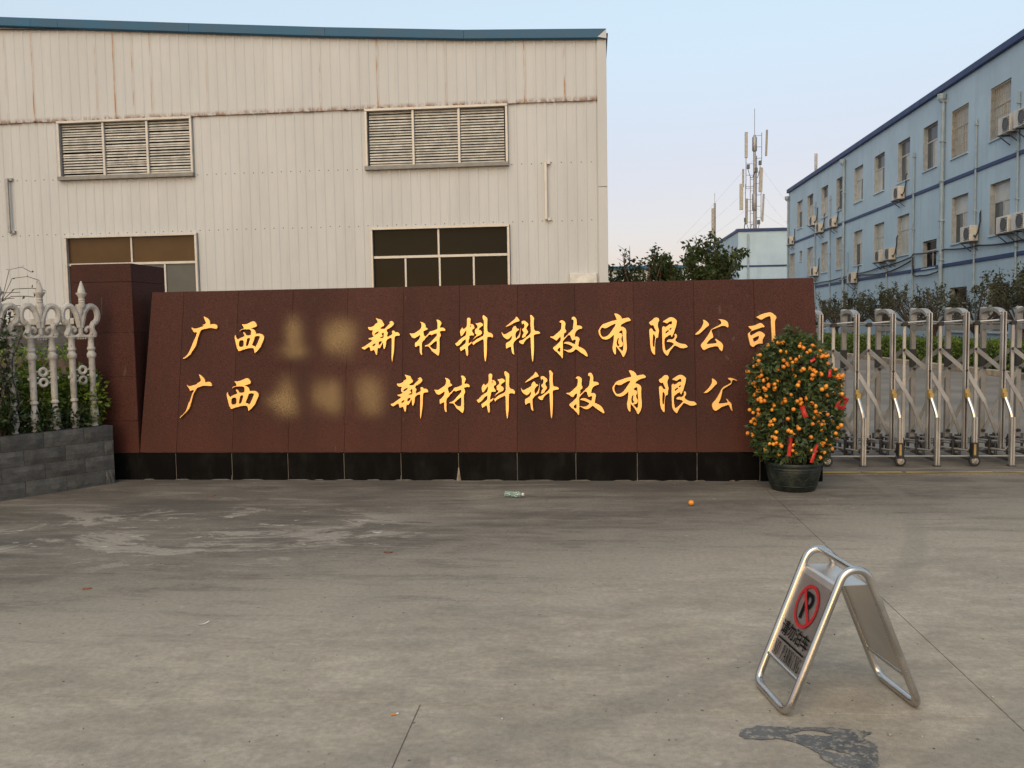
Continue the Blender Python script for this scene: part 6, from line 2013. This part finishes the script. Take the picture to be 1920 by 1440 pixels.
    link('chinese_words', me, sheet)
    flat('underline', 'print_black', [[(-.118, .080), (.118, .080), (.118, .087), (-.118, .087)]], .0042)
    # NO PARKING in condensed serif strokes (unit square per letter)
    thick, thin = .22, .10
    def st(a, b, w):
        a, b = Vector(a), Vector(b)
        e = (b - a).normalized()
        p = Vector((-e.y, e.x)) * w / 2
        return [a - p, b - p, b + p, a + p]
    def arc(cx, cy, rx, ry, a0, a1, w, n=12):
        o = []
        for k in range(n):
            a, b = a0 + (a1 - a0) * k / n, a0 + (a1 - a0) * (k + 1) / n
            o.append([Vector((cx + (rx + s * (thin + (w - thin) * abs(math.cos(c))) / 2) * math.cos(c), cy + (ry + s * thin / 2) * math.sin(c))) for c, s in ((a, 1), (b, 1), (b, -1), (a, -1))])
        return o
    sf = lambda x, y: [Vector((x - .2, y - .03)), Vector((x + .2, y - .03)), Vector((x + .2, y + .03)), Vector((x - .2, y + .03))]
    LT = {
        'N': [st((.15, 0), (.15, 1), thin), st((.12, 1), (.85, 0), thick), st((.85, 0), (.85, 1), thin), sf(.15, .03), sf(.85, .97), sf(.10, .97)],
        'O': arc(.5, .5, .36, .46, 0, 2 * math.pi, thick, 22),
        'P': [st((.25, 0), (.25, 1), thick), sf(.25, .03), sf(.2, .97)] + arc(.42, .73, .32, .24, -math.pi / 2, math.pi / 2, thick),
        'A': [st((.12, 0), (.5, 1), thin), st((.88, 0), (.5, 1), thick), st((.25, .35), (.75, .35), thin), sf(.12, .03), sf(.88, .03)],
        'R': [st((.25, 0), (.25, 1), thick), sf(.25, .03), sf(.2, .97), st((.5, .48), (.9, 0), thick)] + arc(.42, .74, .30, .23, -math.pi / 2, math.pi / 2, thick),
        'K': [st((.25, 0), (.25, 1), thick), sf(.25, .03), sf(.25, .97), st((.3, .4), (.85, 1), thin), st((.45, .55), (.9, 0), thick), sf(.88, .03), sf(.85, .97)],
        'I': [st((.5, 0), (.5, 1), thick), sf(.5, .03), sf(.5, .97)],
        'G': arc(.52, .5, .36, .46, math.pi * .25, math.pi * 1.9, thick, 18) + [st((.85, .05), (.85, .45), thick), sf(.82, .45)]}
    word, cw = 'NO PARKING', .0245
    q = MB()
    x = -cw * len(word) / 2
    for ch in word:
        if ch == ' ':
            q.build('english_word', 'print_black', sheet)
            q = MB()
        for k, poly in enumerate(LT.get(ch, [])):
            q.add([P(x + .0012 + p.x * cw * .86, .014 + p.y * .056, .0040 + k * .00002) for p in poly], [(0, 1, 2, 3)])
        x += cw
    q.build('english_word', 'print_black', sheet)
build_stand()

# ------------------------------------------------------------------ litter and small things on the concrete
def build_litter():
    rg = random.Random(12)
    o = MB()
    o.lathe([(.003, -.024), (.012, -.021), (.021, -.012), (.025, 0), (.022, .012), (.013, .020), (.004, .022)], 14)
    x = o.build('fallen_kumquat', 'kumquat', None, True)
    x.location = (.838, 7.356, .024)
    tag(x, 'single orange kumquat lying on the concrete in front of the sign', 'fruit')
    # crushed bottle lying on its side
    t = thing('plastic_bottle', 'crushed pale green plastic bottle lying in front of the sign', 'bottle', (-.70, 7.70, 0), -.3)
    m_ = MB()
    n = 14
    prof = [(.012, -.085), (.030, -.08), (.033, -.05), (.024, -.03), (.033, -.01), (.027, .012), (.033, .03), (.026, .05), (.013, .07), (.012, .085)]
    vs, fs = [], []
    for r, a in prof:
        for k in range(n):
            u = 2 * math.pi * k / n
            d = rg.uniform(.72, 1.08)
            vs.append((a + rg.uniform(-.005, .005), r * d * math.cos(u) * 1.1, .03 + r * d * math.sin(u) * .8))
    for i in range(len(prof) - 1):
        for k in range(n):
            fs.append((i * n + k, i * n + (k + 1) % n, (i + 1) * n + (k + 1) % n, (i + 1) * n + k))
    fs += [tuple(range(n))[::-1], tuple((len(prof) - 1) * n + k for k in range(n))]
    m_.add(vs, fs)
    m_.build('bottle_body', 'bottle', t)
    m_ = MB()
    m_.lathe([(.015, 0), (.015, .016), (.012, .018)], 12)
    m_.v = [(.083 + z, x, .032 + y) for x, y, z in m_.v]
    m_.build('cap', 'paper', t, True)
    # cigarette end
    t = thing('cigarette_end', 'cigarette end lying in the foreground left of the concrete joint', 'cigarette end', (-.795, 3.315, 0), .55)
    MB().tube([(-.016, 0, .0042), (.006, 0, .0042)], .004, 8).build('filter', 'filter', t, True)
    MB().tube([(.0062, 0, .0042), (.016, 0, .0042)], .0039, 8).build('paper', 'paper', t, True)
    def scrap(loc, l, w, rz, mat, label, cat, curl=.3):
        q = MB()
        vs, fs = [], []
        for i in range(6):
            u = i / 5
            ww = w * (.35 + .65 * math.sin(math.pi * (u * .8 + .1)))
            z = .0015 + l * curl * (u - .5) ** 2
            vs += [(l * (u - .5), -ww / 2, z), (l * (u - .5), ww / 2, z + .001), (l * (u - .5), -ww / 2, z + .001), (l * (u - .5), ww / 2, z + .002)]
        for i in range(5):
            a = 4 * i
            fs += [(a, a + 1, a + 5, a + 4), (a + 2, a + 6, a + 7, a + 3), (a, a + 4, a + 6, a + 2), (a + 1, a + 3, a + 7, a + 5)]
        q.add(vs, fs)
        x = q.build('scrap' if cat == 'scrap' else 'fallen_leaf', mat)
        x.location = loc
        x.rotation_euler = (0, 0, rz)
        tag(x, label, cat)
    scrap((-2.05, 4.32, 0), .06, .012, .9, 'paper', 'white twisted paper strip on the left of the concrete', 'scrap', .5)
    scrap((-1.40, 5.78, 0), .06, .035, .1, 'dry_leaf', 'reddish leaf flat on the concrete left of centre', 'leaf')
    scrap((-3.05, 4.90, 0), .05, .03, .4, 'dry_leaf', 'reddish leaf on the concrete near the left picture edge', 'leaf')
    scrap((-3.55, 7.75, 0), .08, .04, .2, 'dry_leaf', 'brown leaf on the concrete below the left end of the sign', 'leaf')
    scrap((-1.62, 6.35, 0), .07, .012, .05, 'paper', 'thin white paper strip on the dark concrete left of centre', 'scrap', .2)
    def pebble(loc, r, label, mat='stone'):
        bm = bmesh.new()
        bmesh.ops.create_icosphere(bm, subdivisions=1, radius=r)
        for v in bm.verts:
            v.co *= rg.uniform(.75, 1.2)
            v.co.z *= .7
        me = bpy.data.meshes.new('pebble')
        bm.to_mesh(me)
        bm.free()
        me.materials.append(M[mat])
        tag(link('pebble', me, None, (loc[0], loc[1], r * .5), (0, 0, rg.uniform(0, 3))), label, 'pebble', 'pebbles on the concrete')
    pebble((1.098, 3.245, 0), .010, 'pale pebble just right of the dark tar patch')
    pebble((1.21, 3.24, 0), .006, 'tiny pebble right of the pale pebble by the tar patch')
    pebble((1.62, 3.60, 0), .007, 'small white pebble on the joint right of the no-parking stand')
    pebble((-.36, 3.30, 0), .006, 'tiny grey pebble in the bottom middle of the picture')
    pebble((-1.30, 3.85, 0), .006, 'tiny white pebble in the lower left of the picture')
    pebble((.55, 4.75, 0), .007, 'small pale pebble left of the no-parking stand')
build_litter()
print('objects', len(bpy.data.objects), 'triangles', sum(len(p.vertices) - 2 for m in bpy.data.meshes for p in m.polygons))
